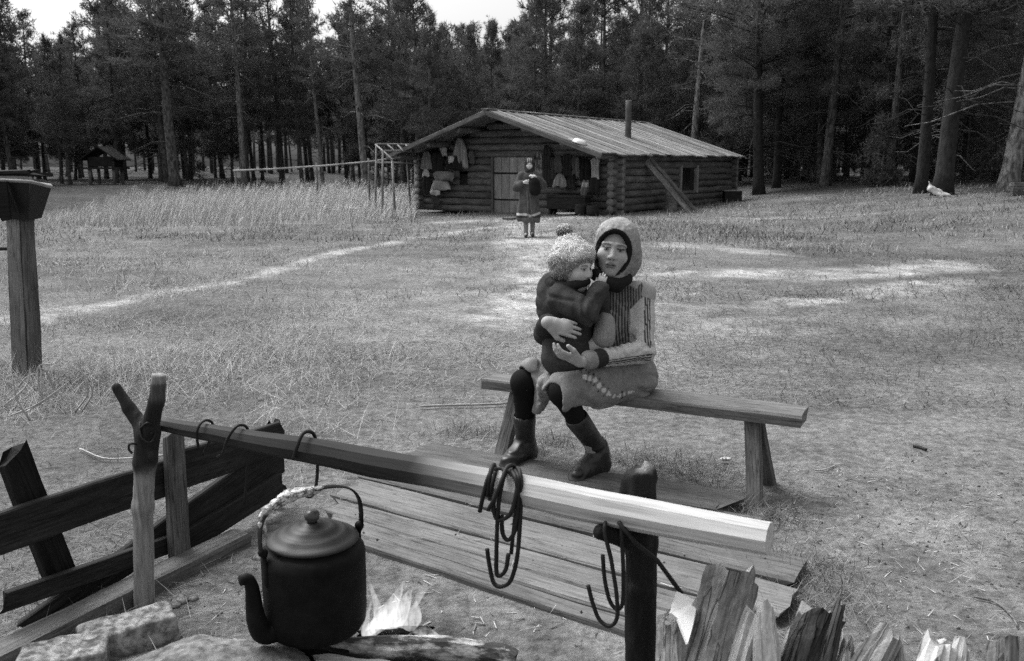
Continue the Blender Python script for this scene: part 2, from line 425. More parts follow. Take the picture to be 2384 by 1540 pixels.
def dirt(x, y):
    """0..1: grey brown trodden dirt by the hearth and in front of it"""
    p = np.stack([x, y], -1)
    wx = x + .18 * fbm(p, 2.2, 3, 61); wy = y + .18 * fbm(p, 2.0, 3, 62)
    a = (1 - sst(np.hypot((wx + .25) / 1.15, (wy - 2.6) / .95), .75, 1.12))
    b = .85 * (1 - sst(np.hypot((wx - 2.0) / 1.05, (wy - 3.0) / 1.5), .6, 1.2))
    return np.clip(np.maximum(a, b), 0, 1)
def fence_side(x, y):
    return np.where((x + 1.45 - .515 * (y - 2.45)) < 0, 0.0, 1.0)
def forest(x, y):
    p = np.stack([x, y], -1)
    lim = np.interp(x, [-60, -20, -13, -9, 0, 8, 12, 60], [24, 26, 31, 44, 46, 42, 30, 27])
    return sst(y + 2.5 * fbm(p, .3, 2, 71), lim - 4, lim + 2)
def build_ground():
    r = .7 * np.exp(np.arange(0, 400) * .0158); r = r[r < 420]
    th = np.concatenate([np.linspace(-math.radians(48), math.radians(48), 520), np.linspace(math.radians(48), math.radians(312), 60)[1:-1]])
    R, T = np.meshgrid(r, th, indexing='ij')
    x, y = R * np.sin(T), R * np.cos(T)
    z = height(x, y) * (1 - sst(R, 150, 250)) 
    V = np.stack([x, y, z], -1).reshape(-1, 3); n, m = R.shape
    i, j = np.meshgrid(np.arange(n - 1), np.arange(m), indexing='ij'); j2 = (j + 1) % m
    Q = np.stack([i * m + j, i * m + j2, (i + 1) * m + j2, (i + 1) * m + j], -1).reshape(-1, 4)[:, ::-1]
    V = np.vstack([V, [[0, 0, float(height(np.array([0.]), np.array([0.]))[0])]]]); c = len(V) - 1
    X, Yv = V[:, 0], V[:, 1]; p = V[:, :2]
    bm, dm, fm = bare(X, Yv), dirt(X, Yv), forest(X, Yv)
    base = .130 + .065 * fbm(p * [1, 1.4], .6, 4, 81)
    col = base * (1 - bm) + .37 * bm
    dcol = .145 + .06 * fbm(p, 9, 4, 82)
    dcol = dcol + .12 * np.exp(-(((X + .86) / .36) ** 2 + ((Yv - 2.30) / .22) ** 2))
    burnt = np.exp(-(((X + .42) / .30) ** 2 + ((Yv - 2.52) / .13) ** 2))
    dcol = dcol * (1 - .75 * burnt)
    right = sst(X, .9, 1.6); dcol = dcol * (1 - right) + right * (.165 + .08 * fbm(p, 6, 4, 83))
    col = col * (1 - dm) + dcol * dm
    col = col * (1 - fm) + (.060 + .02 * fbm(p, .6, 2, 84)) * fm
    # fan of triangles at the centre
    fan = np.stack([np.arange(m), (np.arange(m) + 1) % m, np.full(m, c), np.full(m, c)], -1)
    me_faces = [tuple(f) for f in Q.tolist()] if False else Q
    mm, nn, l, b = _nodes('ground_earth')
    geo = nn.new('ShaderNodeNewGeometry'); at = nn.new('ShaderNodeAttribute'); at.attribute_name = 'Col'
    n1 = nn.new('ShaderNodeTexNoise'); n1.inputs['Scale'].default_value = 18; n1.inputs['Detail'].default_value = 12; n1.inputs['Roughness'].default_value = .75
    n2 = nn.new('ShaderNodeTexNoise'); n2.inputs['Scale'].default_value = 2.2; n2.inputs['Detail'].default_value = 6
    n3 = nn.new('ShaderNodeTexVoronoi'); n3.inputs['Scale'].default_value = 60
    for q in (n1, n2, n3): l.new(geo.outputs['Position'], q.inputs['Vector'])
    r1 = ramp(nn, [(.34, .42), (.66, 1.6)]); l.new(n1.outputs[0], r1.inputs[0])
    r2 = ramp(nn, [(.3, .75), (.7, 1.2)]); l.new(n2.outputs[0], r2.inputs[0])
    m1 = nn.new('ShaderNodeMixRGB'); m1.blend_type = 'MULTIPLY'; m1.inputs[0].default_value = 1
    m2 = nn.new('ShaderNodeMixRGB'); m2.blend_type = 'MULTIPLY'; m2.inputs[0].default_value = 1
    l.new(at.outputs['Color'], m1.inputs[1]); l.new(r1.outputs[0], m1.inputs[2]); l.new(m1.outputs[0], m2.inputs[1]); l.new(r2.outputs[0], m2.inputs[2])
    l.new(m2.outputs[0], b.inputs['Base Color']); b.inputs['Roughness'].default_value = .95; b.inputs['Specular IOR Level'].default_value = .1
    bp = nn.new('ShaderNodeBump'); bp.inputs['Strength'].default_value = .7; bp.inputs['Distance'].default_value = .02
    ad = nn.new('ShaderNodeMath'); ad.operation = 'MULTIPLY_ADD'; ad.inputs[1].default_value = -.4
    l.new(n3.outputs['Distance'], ad.inputs[0]); l.new(n1.outputs[0], ad.inputs[2])
    l.new(ad.outputs[0], bp.inputs['Height']); l.new(bp.outputs[0], b.inputs['Normal'])
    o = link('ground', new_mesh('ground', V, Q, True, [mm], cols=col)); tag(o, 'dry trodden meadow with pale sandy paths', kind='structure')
    return o
build_ground()

# ------------------------------------------------------------------ grass and straw
def blades(name, x, y, length, width, tilt, col, lean=None, segs=2, seed=1, curl=.4, label=None, zoff=0.0):
    """one mesh of bent blades; tilt = angle from upright (radians) per blade"""
    rng = np.random.default_rng(seed); n = len(x)
    az = rng.uniform(0, 2 * np.pi, n) if lean is None else lean
    d = np.stack([np.cos(az), np.sin(az), np.zeros(n)], -1); s = np.stack([-np.sin(az + rng.normal(0, .5, n)), np.cos(az), np.zeros(n)], -1)
    root = np.stack([x, y, height(x, y) - .004 + zoff], -1)
    V, t0 = [], tilt; p = root
    for k in range(segs + 1):
        f = k / segs
        w_ = width * (1 - .85 * f) * .5
        V.append(p - s * w_[:, None]); V.append(p + s * w_[:, None])
        a = np.clip(t0 + curl * f * rng.uniform(.2, 1.3, n), -.2, 1.62)
        p = p + (length / segs)[:, None] * (np.sin(a)[:, None] * d + np.cos(a)[:, None] * np.array([0, 0, 1.]))
    V = np.stack(V, 1)                                           # n, 2(segs+1), 3
    k2 = 2 * (segs + 1)
    q = np.concatenate([np.array([[2 * k, 2 * k + 1, 2 * k + 3, 2 * k + 2]]) for k in range(segs)])
    Q = (np.arange(n)[:, None, None] * k2 + q[None]).reshape(-1, 4)
    o = link(name, new_mesh(name, V.reshape(-1, 3), Q, True, [M_GRASSV], cols=np.repeat(col, k2)))
    return tag(o, label, kind='stuff')
CAB_F = lambda x, y: ((x - CAB_O[0]) * S_DIR[0] + (y - CAB_O[1]) * S_DIR[1], (x - CAB_O[0]) * L_DIR[0] + (y - CAB_O[1]) * L_DIR[1])
def in_cabin(x, y):
    a, b = CAB_F(x, y); return (a > -.1) & (a < CAB_L + .1) & (b > -.1) & (b < CAB_W + .1)
PLANKZONE = []                                                  # filled below, used to keep grass off the planks
def in_planks(x, y):
    bx, by = .84, -.54
    a = (x + .15) * bx + (y - 3.62) * by; b = -(x + .15) * by + (y - 3.62) * bx
    return (a > -.75) & (a < 1.28) & (b > -.9) & (b < .62) & (y < 4.7)
def meadow(y0, y1, n, seed, lmin, lmax, wid, flat, dk=.032, lt=.36):
    rng = np.random.default_rng(seed)
    y = np.exp(rng.uniform(math.log(y0), math.log(y1), n)); x = rng.uniform(-1, 1, n) * (y * .64 + .6)
    p = np.stack([x, y], -1)
    keep = rng.random(n) < (1 - .86 * bare(x, y)) * (1 - .93 * dirt(x, y)) * (1 - .8 * forest(x, y))
    keep &= ~in_cabin(x, y) & ~in_planks(x, y)
    cl = fbm(p, 1.6, 2, 91) * .5 + .5
    tf = fbm(p * [1, 1.5], .55, 3, 191) * .5 + .5; keep &= rng.random(n) < (.25 + .9 * cl) * np.clip(3.2 * tf - .85, .10, 1)
    x, y, p, cl = x[keep], y[keep], p[keep], cl[keep]; n = len(x)
    L = rng.uniform(lmin, lmax, n) * (.6 + .8 * cl)
    tilt = np.clip(rng.normal(flat, .28, n), .05, 1.5)
    tone = np.clip(fbm(p, .45, 3, 92) * .5 + .5, 0, 1)
    c = (dk + (lt - dk) * rng.beta(1.7, 1.7, n)) * (.50 + .95 * tone)
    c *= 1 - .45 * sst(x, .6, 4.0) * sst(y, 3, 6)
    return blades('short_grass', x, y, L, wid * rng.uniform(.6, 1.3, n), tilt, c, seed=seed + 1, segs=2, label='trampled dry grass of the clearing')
meadow(2.3, 5.2, 90000, 101, .04, .15, .0030, 1.42)
meadow(5.2, 9.5, 110000, 102, .05, .16, .0044, 1.36)
meadow(9.5, 17, 95000, 103, .06, .16, .0075, 1.22)
meadow(17, 46, 70000, 104, .08, .20, .015, 1.0)
def weeds():
    """standing straw on the left of the clearing and tufts by the posts"""
    rng = np.random.default_rng(7); n = 30000
    y = np.exp(rng.uniform(math.log(4.6), math.log(17), n)); x = rng.uniform(-.66, -.0, n) * y
    p = np.stack([x, y], -1); cl = fbm(p, .9, 2, 95) * .5 + .5
    keep = (rng.random(n) < np.clip(cl * 2.6 - 1.25, 0.015, .8)) & (bare(x, y) < .3) & (rng.random(n) < sst(-x / y, .05, .30)) 
    x, y = x[keep], y[keep]
    hx = rng.normal(-3.1, .42, 900); hy = rng.normal(5.85, .35, 900); x = np.r_[x, hx]; y = np.r_[y, hy]
    n = len(x)
    blades('standing_straw', x, y, rng.uniform(.08, .30, n), .0016 + .0004 * y * rng.uniform(.5, 1.1, n) * .6, np.abs(rng.normal(.75, .4, n)), rng.uniform(.28, .62, n), seed=8, curl=.6, label='pale standing straw between the path and the hearth')
weeds()
def tall_grass():
    rng = np.random.default_rng(17); n = 95000
    x = rng.uniform(-16, -1.0, n); y = rng.uniform(17, 37, n); p = np.stack([x, y], -1)
    lim0 = np.interp(x, [-16, -8, -3], [18.5, 21.5, 25]) + 1.6 * fbm(p, .3, 3, 96)
    edge = np.interp(x, [-16, -13, -10, -7, -3], [20, 25, 31, 34, 34])
    keep = (y > lim0) & (y < edge + fbm(p, .5, 2, 99)) & (x / y < -.108) & ~in_cabin(x, y) & (rng.random(n) < sst(y, lim0, lim0 + 8) * .9 + .05)
    x, y, lim0 = x[keep], y[keep], lim0[keep]; n = len(x)
    L = rng.uniform(.35, 1.0, n) * (.25 + .75 * sst(y, lim0, lim0 + 7.5)) * (1 + .35 * fbm(p[keep], .8, 3, 98)) * np.interp(x / y, [-.56, -.40], [.30, 1])
    o = blades('tall_grass', x, y, L, rng.uniform(.009, .017, n), np.abs(rng.normal(.20, .15, n)), rng.uniform(.36, .70, n), lean=rng.normal(.1, .9, n), segs=3, seed=18, curl=.45, label='tall pale feathery grass in front of the forest edge')
    # feathery seed heads at the far edge
    k = 1300; sel = rng.choice(n, k)
    xs = np.repeat(x[sel] + L[sel] * .25, 5) + rng.normal(0, .03, k * 5); ys = np.repeat(y[sel], 5) + rng.normal(0, .03, k * 5)
    blades('grass_plumes', xs, ys, np.full(k * 5, .17), np.full(k * 5, .012), rng.uniform(.1, .8, k * 5), rng.uniform(.36, .60, k * 5), lean=rng.normal(.1, .5, k * 5), segs=2, seed=19, label='feathery seed heads of the tall grass', zoff=np.repeat(L[sel] * .86, 5))
tall_grass()
def hill_grass():
    """coarse tufts on the rising ground right of the cabin and round its foot"""
    rng = np.random.default_rng(27); n = 26000
    y = rng.uniform(14, 33, n); x = rng.uniform(2.5, 21, n); p = np.stack([x, y], -1)
    keep = (x < .62 * y + 1) & (rng.random(n) < np.clip(fbm(p, .55, 3, 97) * 1.1 + .35, .04, 1)) & ~in_cabin(x, y) & (bare(x, y) < .4)
    x, y = x[keep], y[keep]; n = len(x)
    blades('tufted_grass', x, y, rng.uniform(.06, .19, n), rng.uniform(.010, .018, n), np.abs(rng.normal(.7, .35, n)), rng.uniform(.10, .42, n), seed=28, segs=2, curl=.7, label='coarse tufted grass rising towards the pines')
hill_grass()
# ------------------------------------------------------------------ log cabin
cabin = thing('log_cabin', 'low log cabin with a pitched board roof at the edge of the pines', 'cabin', (CAB_O[0], CAB_O[1], 0), rotz=math.pi / 2 - YAW)
CM = np.array(WM[cabin.name])
def cw(x, y, z): return CM[:3, :3] @ np.array([x, y, z], float) + CM[:3, 3]
def on_front(u, v, off=0.0):
    q = ray(u, v); n = np.array([S_DIR[0], S_DIR[1], 0]); o = cw(-off, 0, 0); p = CAM + q * (n @ (o - CAM) / (n @ q)); lp = CM[:3, :3].T @ (p - CM[:3, 3]); return lp[1], lp[2]
def on_side(u, v, off=0.0):
    q = ray(u, v); n = np.array([L_DIR[0], L_DIR[1], 0]); o = cw(0, -off, 0); p = CAM + q * (n @ (o - CAM) / (n @ q)); lp = CM[:3, :3].T @ (p - CM[:3, 3]); return lp[0], lp[2]
NLOG = [0]
def wall_log(a, b, r, seed, name='log'):
    NLOG[0] += 1; rng = random.Random(seed * 31 + NLOG[0])
    a, b = np.array(a, float), np.array(b, float); n = 6
    pts = [a + (b - a) * i / n + np.array([0, 0, rng.uniform(-.012, .012)]) for i in range(n + 1)]
    d = (b - a) / np.linalg.norm(b - a); e = .012
    pts = [pts[0] - d * 0] + pts[0:] if False else pts
    r0, r1 = r * rng.uniform(.94, 1.06), r * rng.uniform(.9, 1.04)
    wp = [cw(*p) for p in pts]
    M = frame(wp[0], wp[-1] - wp[0]); v, f = tube_arrays(wp, [r0, r1], 10)
    lv = (v - wp[0]) @ np.array(M)[:3, :3]
    lv[:, 1:] += .012 * np.stack([fbm(lv * [.6, 6, 6], 1.5, 2, NLOG[0]), fbm(lv * [.6, 6, 6] + 5, 1.5, 2, NLOG[0])], -1)
    fm = [0] * (len(f) - 2) + [1, 1]
    return link(name, new_mesh(name, lv, f, True, [M_LOGWALL, M_LOGEND], fm), cabin, M)
RIDGE_Y = CAB_W * .5; OVF, OVS, OVR = 1.38, .30, .40
def roof_z(y): return HR - (HR - (HW - .02)) * abs(y - RIDGE_Y) / (RIDGE_Y + OVS) 
D_R, D_T = on_front(1243, 365); D_L, D_B = on_front(1152, 497)
H_R, H_T = on_front(1093, 408); H_L, H_B = on_front(1070, 431)
W_A, W_T = on_side(1578, 388); W_B, W_BT = on_side(1617, 446)
NC, CH = 8, .212
for k in range(NC):
    z = .02 + CH * k; segs = [(-.27, CAB_W + .27)]
    if D_B - .05 < z < D_T + .04: segs = [(-.27, D_R - .05), (D_L + .05, CAB_W + .27)]
    if H_B - .05 < z < H_T + .05: segs = [segs[0], (D_L + .05, H_R), (H_L, CAB_W + .27)]
    for a, b in segs: wall_log((0, a, z), (0, b, z), .112, k + 1)
    wall_log((CAB_L, -.25, z), (CAB_L, CAB_W + .25, z), .112, k + 21)
    z2 = z + CH * .5
    segs = [(-.30, CAB_L + .27)]
    if W_BT - .03 < z2 < W_T + .05: segs = [(-.30, W_A), (W_B, CAB_L + .27)]
    for a, b in segs: wall_log((a, 0, z2), (b, 0, z2), .114, k + 41)
    wall_log((-.28, CAB_W, z2), (CAB_L + .25, CAB_W, z2), .112, k + 61)
for xx in (0, CAB_L):                                           # gable courses
    z = .02 + CH * NC
    while z < HR - .22:
        hw = (HR - .10 - z) / (HR - HW + .02) * (RIDGE_Y + OVS)
        hw = min(hw, RIDGE_Y)
        wall_log((xx, RIDGE_Y - hw, z), (xx, RIDGE_Y + hw, z), .108, int(z * 100)); z += CH
for y in (-.02, 1.15, 2.4, RIDGE_Y, CAB_W - 2.4, CAB_W - 1.15, CAB_W + .02):   # purlins under the roof
    wall_log((-1.12 - .05 * math.sin(y * 3), y, roof_z(y) - .135), (CAB_L + .3, y, roof_z(y) - .135), .085, int(y * 50) + 7, 'purlin')
# roof boards run from ridge to eave, pale strips over their joints
roof = link('roof', None, cabin, WM[cabin.name])
nb = 24; xs = np.linspace(-OVF, CAB_L + OVR, nb + 1); rr = random.Random(5); xs[1:-1] += np.array([rr.uniform(-.11, .11) for _ in range(nb - 1)])
for side in (-1, 1):
    for i in range(nb):
        xm = (xs[i] + xs[i + 1]) / 2; wdt = xs[i + 1] - xs[i]
        ye = RIDGE_Y + side * (RIDGE_Y + OVS + rr.uniform(-.06, .07)); yr = RIDGE_Y + side * rr.uniform(-.02, .03)
        up = cw(0, side * .3, .95) - cw(0, 0, 0)
        a, b = cw(xm, yr, roof_z(yr) + .02), cw(xm, ye, roof_z(ye) + .02)
        sag = .03 * math.sin((xm + OVF) / (CAB_L + OVF + OVR) * math.pi)
        a[2] -= sag; b[2] -= sag * .6 + rr.uniform(0, .02)
        board('roof_plank', a, b, wdt * .985, .045, M_ROOF, roof, up, i + 100 * side, .006, .02, 8)
        if side < 0 and i and rr.random() < .8:
            q = np.array([0, 0, .034]); j = cw(xs[i], yr, 0) - cw(xm, yr, 0)
            board('cover_strip', a + j * 1 + q, b + j * 1 + q - np.array([0, 0, rr.uniform(0, .012)]), rr.uniform(.045, .15), .03, M_ROOFSTRIP if rr.random() < .7 else M_ROOF, roof, up, i + 300, .006, .03, 8)
board('ridge_board', cw(-OVF - .05, RIDGE_Y, HR + .052), cw(CAB_L + OVR, RIDGE_Y, HR + .045), .20, .03, M_ROOFSTRIP, roof, (0, 0, 1), 77, .008, .02, 14)
for side in (-1, 1):                                            # edge boards of the front gable
    ye = RIDGE_Y + side * (RIDGE_Y + OVS)
    board('gable_board', cw(-OVF - .028, RIDGE_Y, HR - .05), cw(-OVF - .028, ye, roof_z(ye) - .05), .12, .03, M_GREYWOOD, roof, cw(-1, 0, 0) - cw(0, 0, 0), 60 + side, .006, .02, 10)
# stove pipe
q = ray(1462, 322); n = np.array(CM[:3, :3] @ np.array([0, -(HR - HW) / (RIDGE_Y + OVS), 1.0])); n /= np.linalg.norm(n)
o0 = cw(0, 0, roof_z(0)); pp = CAM + q * (n @ (o0 - CAM) / (n @ q))
v, f = lathe_arrays([(.105, -.15), (.105, .0), (.10, .9), (.102, .92), (.102, 1.18), (.085, 1.19), (.085, 1.1)], 16)
link('chimney_pipe', new_mesh('chimney_pipe', v, f, True, [mat('rusty_pipe', .05, .12, (1, 1, 1), 5, 5, .7, .2)]), cabin, Matrix.Translation(Vector(pp)))
# door with planks, dark gaps between its three panels
door = link('door', None, cabin, WM[cabin.name])
npl = 5; dw = (D_L - D_R) / npl; zz = [D_B + .02, on_front(1190, 466)[1], on_front(1190, 404)[1], D_T - .02]
for i in range(npl):
    y = D_R + dw * (i + .5)
    for a, b in ((zz[0], zz[1] - .025), (zz[1] + .03, zz[2] - .03), (zz[2] + .03, zz[3])):
        board('plank', cw(-.02, y, a), cw(-.02, y, b), dw * .965, .04, M_DOOR, door, cw(-1, 0, 0) - cw(0, 0, 0), i * 7 + int(a * 10), .004, .003, 4)
for z in (zz[1], zz[2]): board('batten', cw(.0, D_R + .02, z), cw(.0, D_L - .02, z), .07, .03, M_DARKWOOD, door, cw(-1, 0, 0) - cw(0, 0, 0), 3)
for y in (D_R - .035, D_L + .035): board('door_post', cw(-.02, y, D_B - .05), cw(-.02, y, D_T + .03), .075, .16, M_GREYWOOD, door, cw(-1, 0, 0) - cw(0, 0, 0), 5)
board('lintel', cw(-.03, D_R - .1, D_T + .05), cw(-.03, D_L + .1, D_T + .05), .09, .17, M_LOGWALL, door, cw(-1, 0, 0) - cw(0, 0, 0), 6)
# small dark wall hatch and side window
hatch = link('wall_hatch', None, cabin, WM[cabin.name])
board('dark_backing', cw(.03, H_R + .02, (H_T + H_B) / 2), cw(.03, H_L - .02, (H_T + H_B) / 2), H_T - H_B + .05, .03, M_DARKWOOD, hatch, cw(-1, 0, 0) - cw(0, 0, 0), 9)  # dark board stands in for the shade inside the open hatch
win = link('window', None, cabin, WM[cabin.name]); sn = cw(0, -1, 0) - cw(0, 0, 0)
for x in (W_A + .05, W_B - .05): board('frame_post', cw(x, -.07, W_BT - .03), cw(x, -.07, W_T + .03), .11, .12, M_ROOFSTRIP, win, sn, 12)
for z in (W_BT, W_T): board('frame_rail', cw(W_A + .11, -.05, z), cw(W_B - .11, -.05, z), .08, .1, M_LOGWALL, win, sn, 13)
gm, gn, gl_, gb = _nodes('dark_pane'); gb.inputs['Base Color'].default_value = (.01, .01, .01, 1); gb.inputs['Roughness'].default_value = .12
board('pane', cw((W_A + W_B) / 2, .0, W_BT + .03), cw((W_A + W_B) / 2, .0, W_T - .03), W_B - W_A - .2, .012, gm, win, sn, 14, 0, 0)

# ------------------------------------------------------------------ things hung and stacked along the front wall
def cloth(name, label, cat, u0, v0, u1, v1, tone, prof, off=.30, thick=.09, folds=3, seed=0, group='clothes and bags hung on the cabin front'):
    """a hanging garment as a closed, folded body; prof: rows (t, left, right) in fractions of its box"""
    y1, zt = on_front(u0, v0, off); y0, zb = on_front(u1, v1, off)
    nx, ny = 18, 18; t = np.linspace(0, 1, ny); pr = np.array(prof, float)
    lf, rt = np.interp(t, pr[:, 0], pr[:, 1]), np.interp(t, pr[:, 0], pr[:, 2]); rng = np.random.default_rng(seed)
    ph, V = rng.uniform(0, 6), []
    for s in (1, 0):
        for j in range(ny):
            for i in range(nx):
                a = i / (nx - 1); fr = lf[j] + (rt[j] - lf[j]) * a
                e = math.sin(math.pi * a) ** .6 * (.35 + .65 * math.sin(math.pi * min(1, t[j] * .9 + .1)) ** .5)
                d = thick * e * (1 + .5 * math.sin(a * folds * 6.28 + ph + 1.5 * t[j])) if s else 0
                zz_ = zt + (zb - zt) * t[j] + (.03 * math.sin(fr * 9 + ph) if j == ny - 1 else 0)
                V.append([-off - d, y1 + (y0 - y1) * fr, zz_])
    V = np.array(V); V[:, 0] += .02 * fbm(V, 7, 2, seed); N = nx * ny; F = []
    for s in (0, 1):
        for j in range(ny - 1):
            for i in range(nx - 1):
                k = s * N + j * nx + i; q4 = (k, k + nx, k + nx + 1, k + 1); F.append(q4 if s == 0 else q4[::-1])
    rim = [i for i in range(nx)] + [j * nx + nx - 1 for j in range(1, ny)] + [(ny - 1) * nx + i for i in range(nx - 2, -1, -1)] + [j * nx for j in range(ny - 2, 0, -1)]
    for a, b in zip(rim, rim[1:] + rim[:1]): F.append((a, b, b + N, a + N))
    tone = tone(V) if callable(tone) else np.full(len(V), tone)
    tone = tone * (1 + .25 * fbm(V, 5, 2, seed + 3))
    c0 = V.mean(0); M = Matrix(CM.tolist()) @ Matrix.Translation(Vector(c0))
    return tag(link(name, new_mesh(name, V - c0, F, True, [M_VCOL], cols=tone), None, M), label, cat, group)
COAT = [(0, .35, .65), (.08, .1, .9), (.3, 0, 1), (.55, .12, .9), (1, .02, .98)]
SACK = [(0, .15, .85), (.2, 0, 1), (.7, 0, 1), (1, .1, .92)]
STRAP = [(0, .2, .7), (.4, .0, .9), (.7, .2, 1), (1, .1, .8)]
SHIRT = [(0, .3, .75), (.12, 0, 1), (.5, .15, .9), (1, .1, .95)]
A_ = [(0, .45, .62), (.15, .3, .8), (.5, .1, .95), (1, 0, 1)]
cloth('hanging_coat', 'pale striped coat hung high under the gable eave', 'coat', 1050, 322, 1090, 390, lambda V: .22 + .13 * (np.sin(V[:, 1] * 60) > 0), A_, .26, .10, 3, 1)
cloth('hanging_shirt', 'small whitish shirt hung below the eave beside the striped coat', 'shirt', 1024, 343, 1042, 364, .36, SHIRT, .24, .06, 2, 2)
cloth('hanging_coat', 'light grey coat hung outermost on the cabin corner by the tall grass', 'coat', 978, 352, 1008, 396, .20, A_, .30, .10, 3, 3)
cloth('hanging_coat', 'black coat hung between the grey coat and the striped coat', 'coat', 1003, 356, 1034, 404, .03, COAT, .26, .12, 3, 4)
cloth('fur_bundle', 'dark fur bundle hanging under the striped coat', 'bundle', 1038, 364, 1076, 396, .025, SACK, .30, .14, 2, 5)
cloth('fur_hat', 'small white fur hat lying against the dark fur bundle', 'hat', 1043, 364, 1058, 380, .55, SACK, .46, .07, 1, 6)
cloth('hanging_rag', 'small white rag hung on the corner below the light grey coat', 'rag', 982, 393, 1000, 411, .45, A_, .38, .05, 2, 7)
cloth('sack', 'plump grey sack hung left of the wall hatch, above the pale sack', 'sack', 1010, 399, 1057, 422, .20, SACK, .34, .20, 1, 8)
cloth('sack', 'pale flat sack hung directly under the plump grey sack', 'sack', 1002, 421, 1050, 443, .32, [(0, .15, .85), (.6, .05, .95), (1, 0, 1)], .34, .14, 1, 9)
cloth('enamel_pot', 'small white pot hung under the pale sack', 'pot', 1004, 442, 1025, 455, .55, SACK, .36, .14, 1, 10)
cloth('leather_strap', 'dark tangle of straps dangling below the white pot', 'strap', 1003, 456, 1023, 483, .06, STRAP, .30, .05, 3, 11)
cloth('hanging_scarf', 'pale speckled scarf hung beside the door behind the walking woman', 'scarf', 1245, 352, 1264, 408, lambda V: .12 + .22 * (fbm(V, 14, 2, 3) > 0), A_, .28, .08, 3, 12)
cloth('hanging_coat', 'dark long coat hung just right of the speckled scarf', 'coat', 1262, 360, 1286, 428, .045, COAT, .28, .12, 4, 13)
cloth('harness', 'bundle of grey leather straps hung in the middle of the wall, right of the door', 'harness', 1289, 362, 1310, 405, .09, STRAP, .28, .05, 5, 14)
cloth('hanging_cloth', 'light grey triangular cloth hung low over the dark bench', 'cloth', 1286, 404, 1319, 436, .26, A_, .34, .08, 3, 15)
cloth('leather_strap', 'thin straps hung under the eave left of the white shirt', 'strap', 1330, 362, 1346, 408, .08, STRAP, .28, .04, 4, 16)
cloth('hanging_coat', 'black fur coat hung beside the white shirt near the log corner', 'coat', 1350, 370, 1376, 424, .022, COAT, .28, .15, 3, 17)
cloth('hanging_shirt', 'white shirt hung on the cabin corner by the log ends', 'shirt', 1375, 368, 1396, 416, .42, SHIRT, .30, .09, 3, 18)
cloth('sack', 'pale bag hung below the black fur coat', 'sack', 1350, 419, 1372, 462, lambda V: np.where(np.abs(V[:, 2] - V[:, 2].mean() - .12) < .05, .5, .24), [(0, .3, .9), (.2, .25, 1), (.6, .05, .8), (1, .2, .6)], .32, .10, 2, 19)
cloth('fur_bundle', 'dark fur bundle hung by the corner under the white shirt', 'bundle', 1372, 414, 1394, 452, .03, SACK, .30, .12, 2, 20)
for i_, (lab_, cat_, u0_, v0_, u1_, v1_, tone_, pr_) in enumerate([
    ('brown grey coat hung right of the long dark coat', 'coat', 1281, 366, 1297, 420, .07, COAT), ('dark jacket hung under the eave in the middle right of the wall', 'coat', 1308, 358, 1334, 412, .03, COAT),
    ('narrow pale strap hung beside the thin straps', 'strap', 1342, 366, 1351, 414, .22, STRAP), ('dark trousers hung below the dark jacket', 'trousers', 1318, 408, 1340, 440, .04, A_),
    ('small grey pouch hung left of the wall hatch, above the pale sacks', 'pouch', 1056, 392, 1070, 412, .10, SACK), ('dark roll of hide hung at the corner under the white rag', 'hide', 984, 408, 1004, 452, .035, SACK),
    ('coil of rope hung left of the doorpost above the hatch', 'rope', 1092, 352, 1106, 382, .12, STRAP), ('dark woollen shawl hung above the long dark coat', 'shawl', 1262, 338, 1284, 368, .05, A_)]):
    cloth('hanging_' + cat_, lab_, cat_, u0_, v0_, u1_, v1_, tone_, pr_, .24, .09, 3, 60 + i_)
# dark bench with its clutter
y0, zt = on_front(1270, 463, .75); y1, _ = on_front(1362, 463, .75)
bn = thing('wall_bench', 'dark low bench standing against the cabin front', 'bench', cw(-.55, (y0 + y1) / 2, 0))
board('seat', cw(-.5, y0, .50), cw(-.5, y1, .50), .46, .06, M_DARKWOOD, bn, (0, 0, 1), 3)
board('front_panel', cw(-.70, y0 - .02, .30), cw(-.70, y1 + .02, .30), .34, .03, M_DARKWOOD, bn, cw(-1, 0, 0) - cw(0, 0, 0), 4)
for yy in (y0 - .1, y1 + .1): board('leg', cw(-.5, yy, -.1), cw(-.5, yy, .47), .40, .06, M_DARKWOOD, bn, cw(0, 1, 0) - cw(0, 0, 0), 6)
yb, _ = on_front(1319, 501, 1.1)
v, f = lathe_arrays([(.02, 0), (.20, .0), (.27, .07), (.30, .075), (.30, .085), (.26, .085), (.19, .02), (.02, .015)], 20)
cb = cw(-1.1, yb, 0); bs = thing('enamel_basin', 'shallow white basin standing on the ground by the dark bench', 'basin', (cb[0], cb[1], gz(cb[0], cb[1])))
link('bowl', new_mesh('bowl', v, f, True, [M_ENAMEL]), bs, WM[bs.name])
for i, (u_, r_, h_) in enumerate(((1352, .17, .34), (1380, .18, .30))):
    yk, _ = on_front(u_, 495, .95); ck = cw(-.95, yk, 0)
    v, f = lathe_arrays([(r_ * .9, 0), (r_, h_ * .3), (r_, h_ * .9), (r_ * .92, h_), (r_ * .8, h_ * .98), (r_ * .8, h_ * .6)], 18)
    bk = thing('bucket', ('dark bucket standing beside the white basin', 'dark bucket standing by the corner log ends')[i], 'bucket', (ck[0], ck[1], gz(ck[0], ck[1]) - .01), 'buckets before the cabin')
    link('pail', new_mesh('pail', v, f, True, [M_DARKWOOD]), bk, WM[bk.name])
    a = np.linspace(0, np.pi, 9); hp = np.stack([r_ * np.cos(a), 0 * a, h_ * .95 + .02 + .05 * np.sin(a)], -1) + np.array(ck) + [0, 0, gz(ck[0], ck[1])]
    tube('handle', hp, .008, M_IRON, bk, 5)
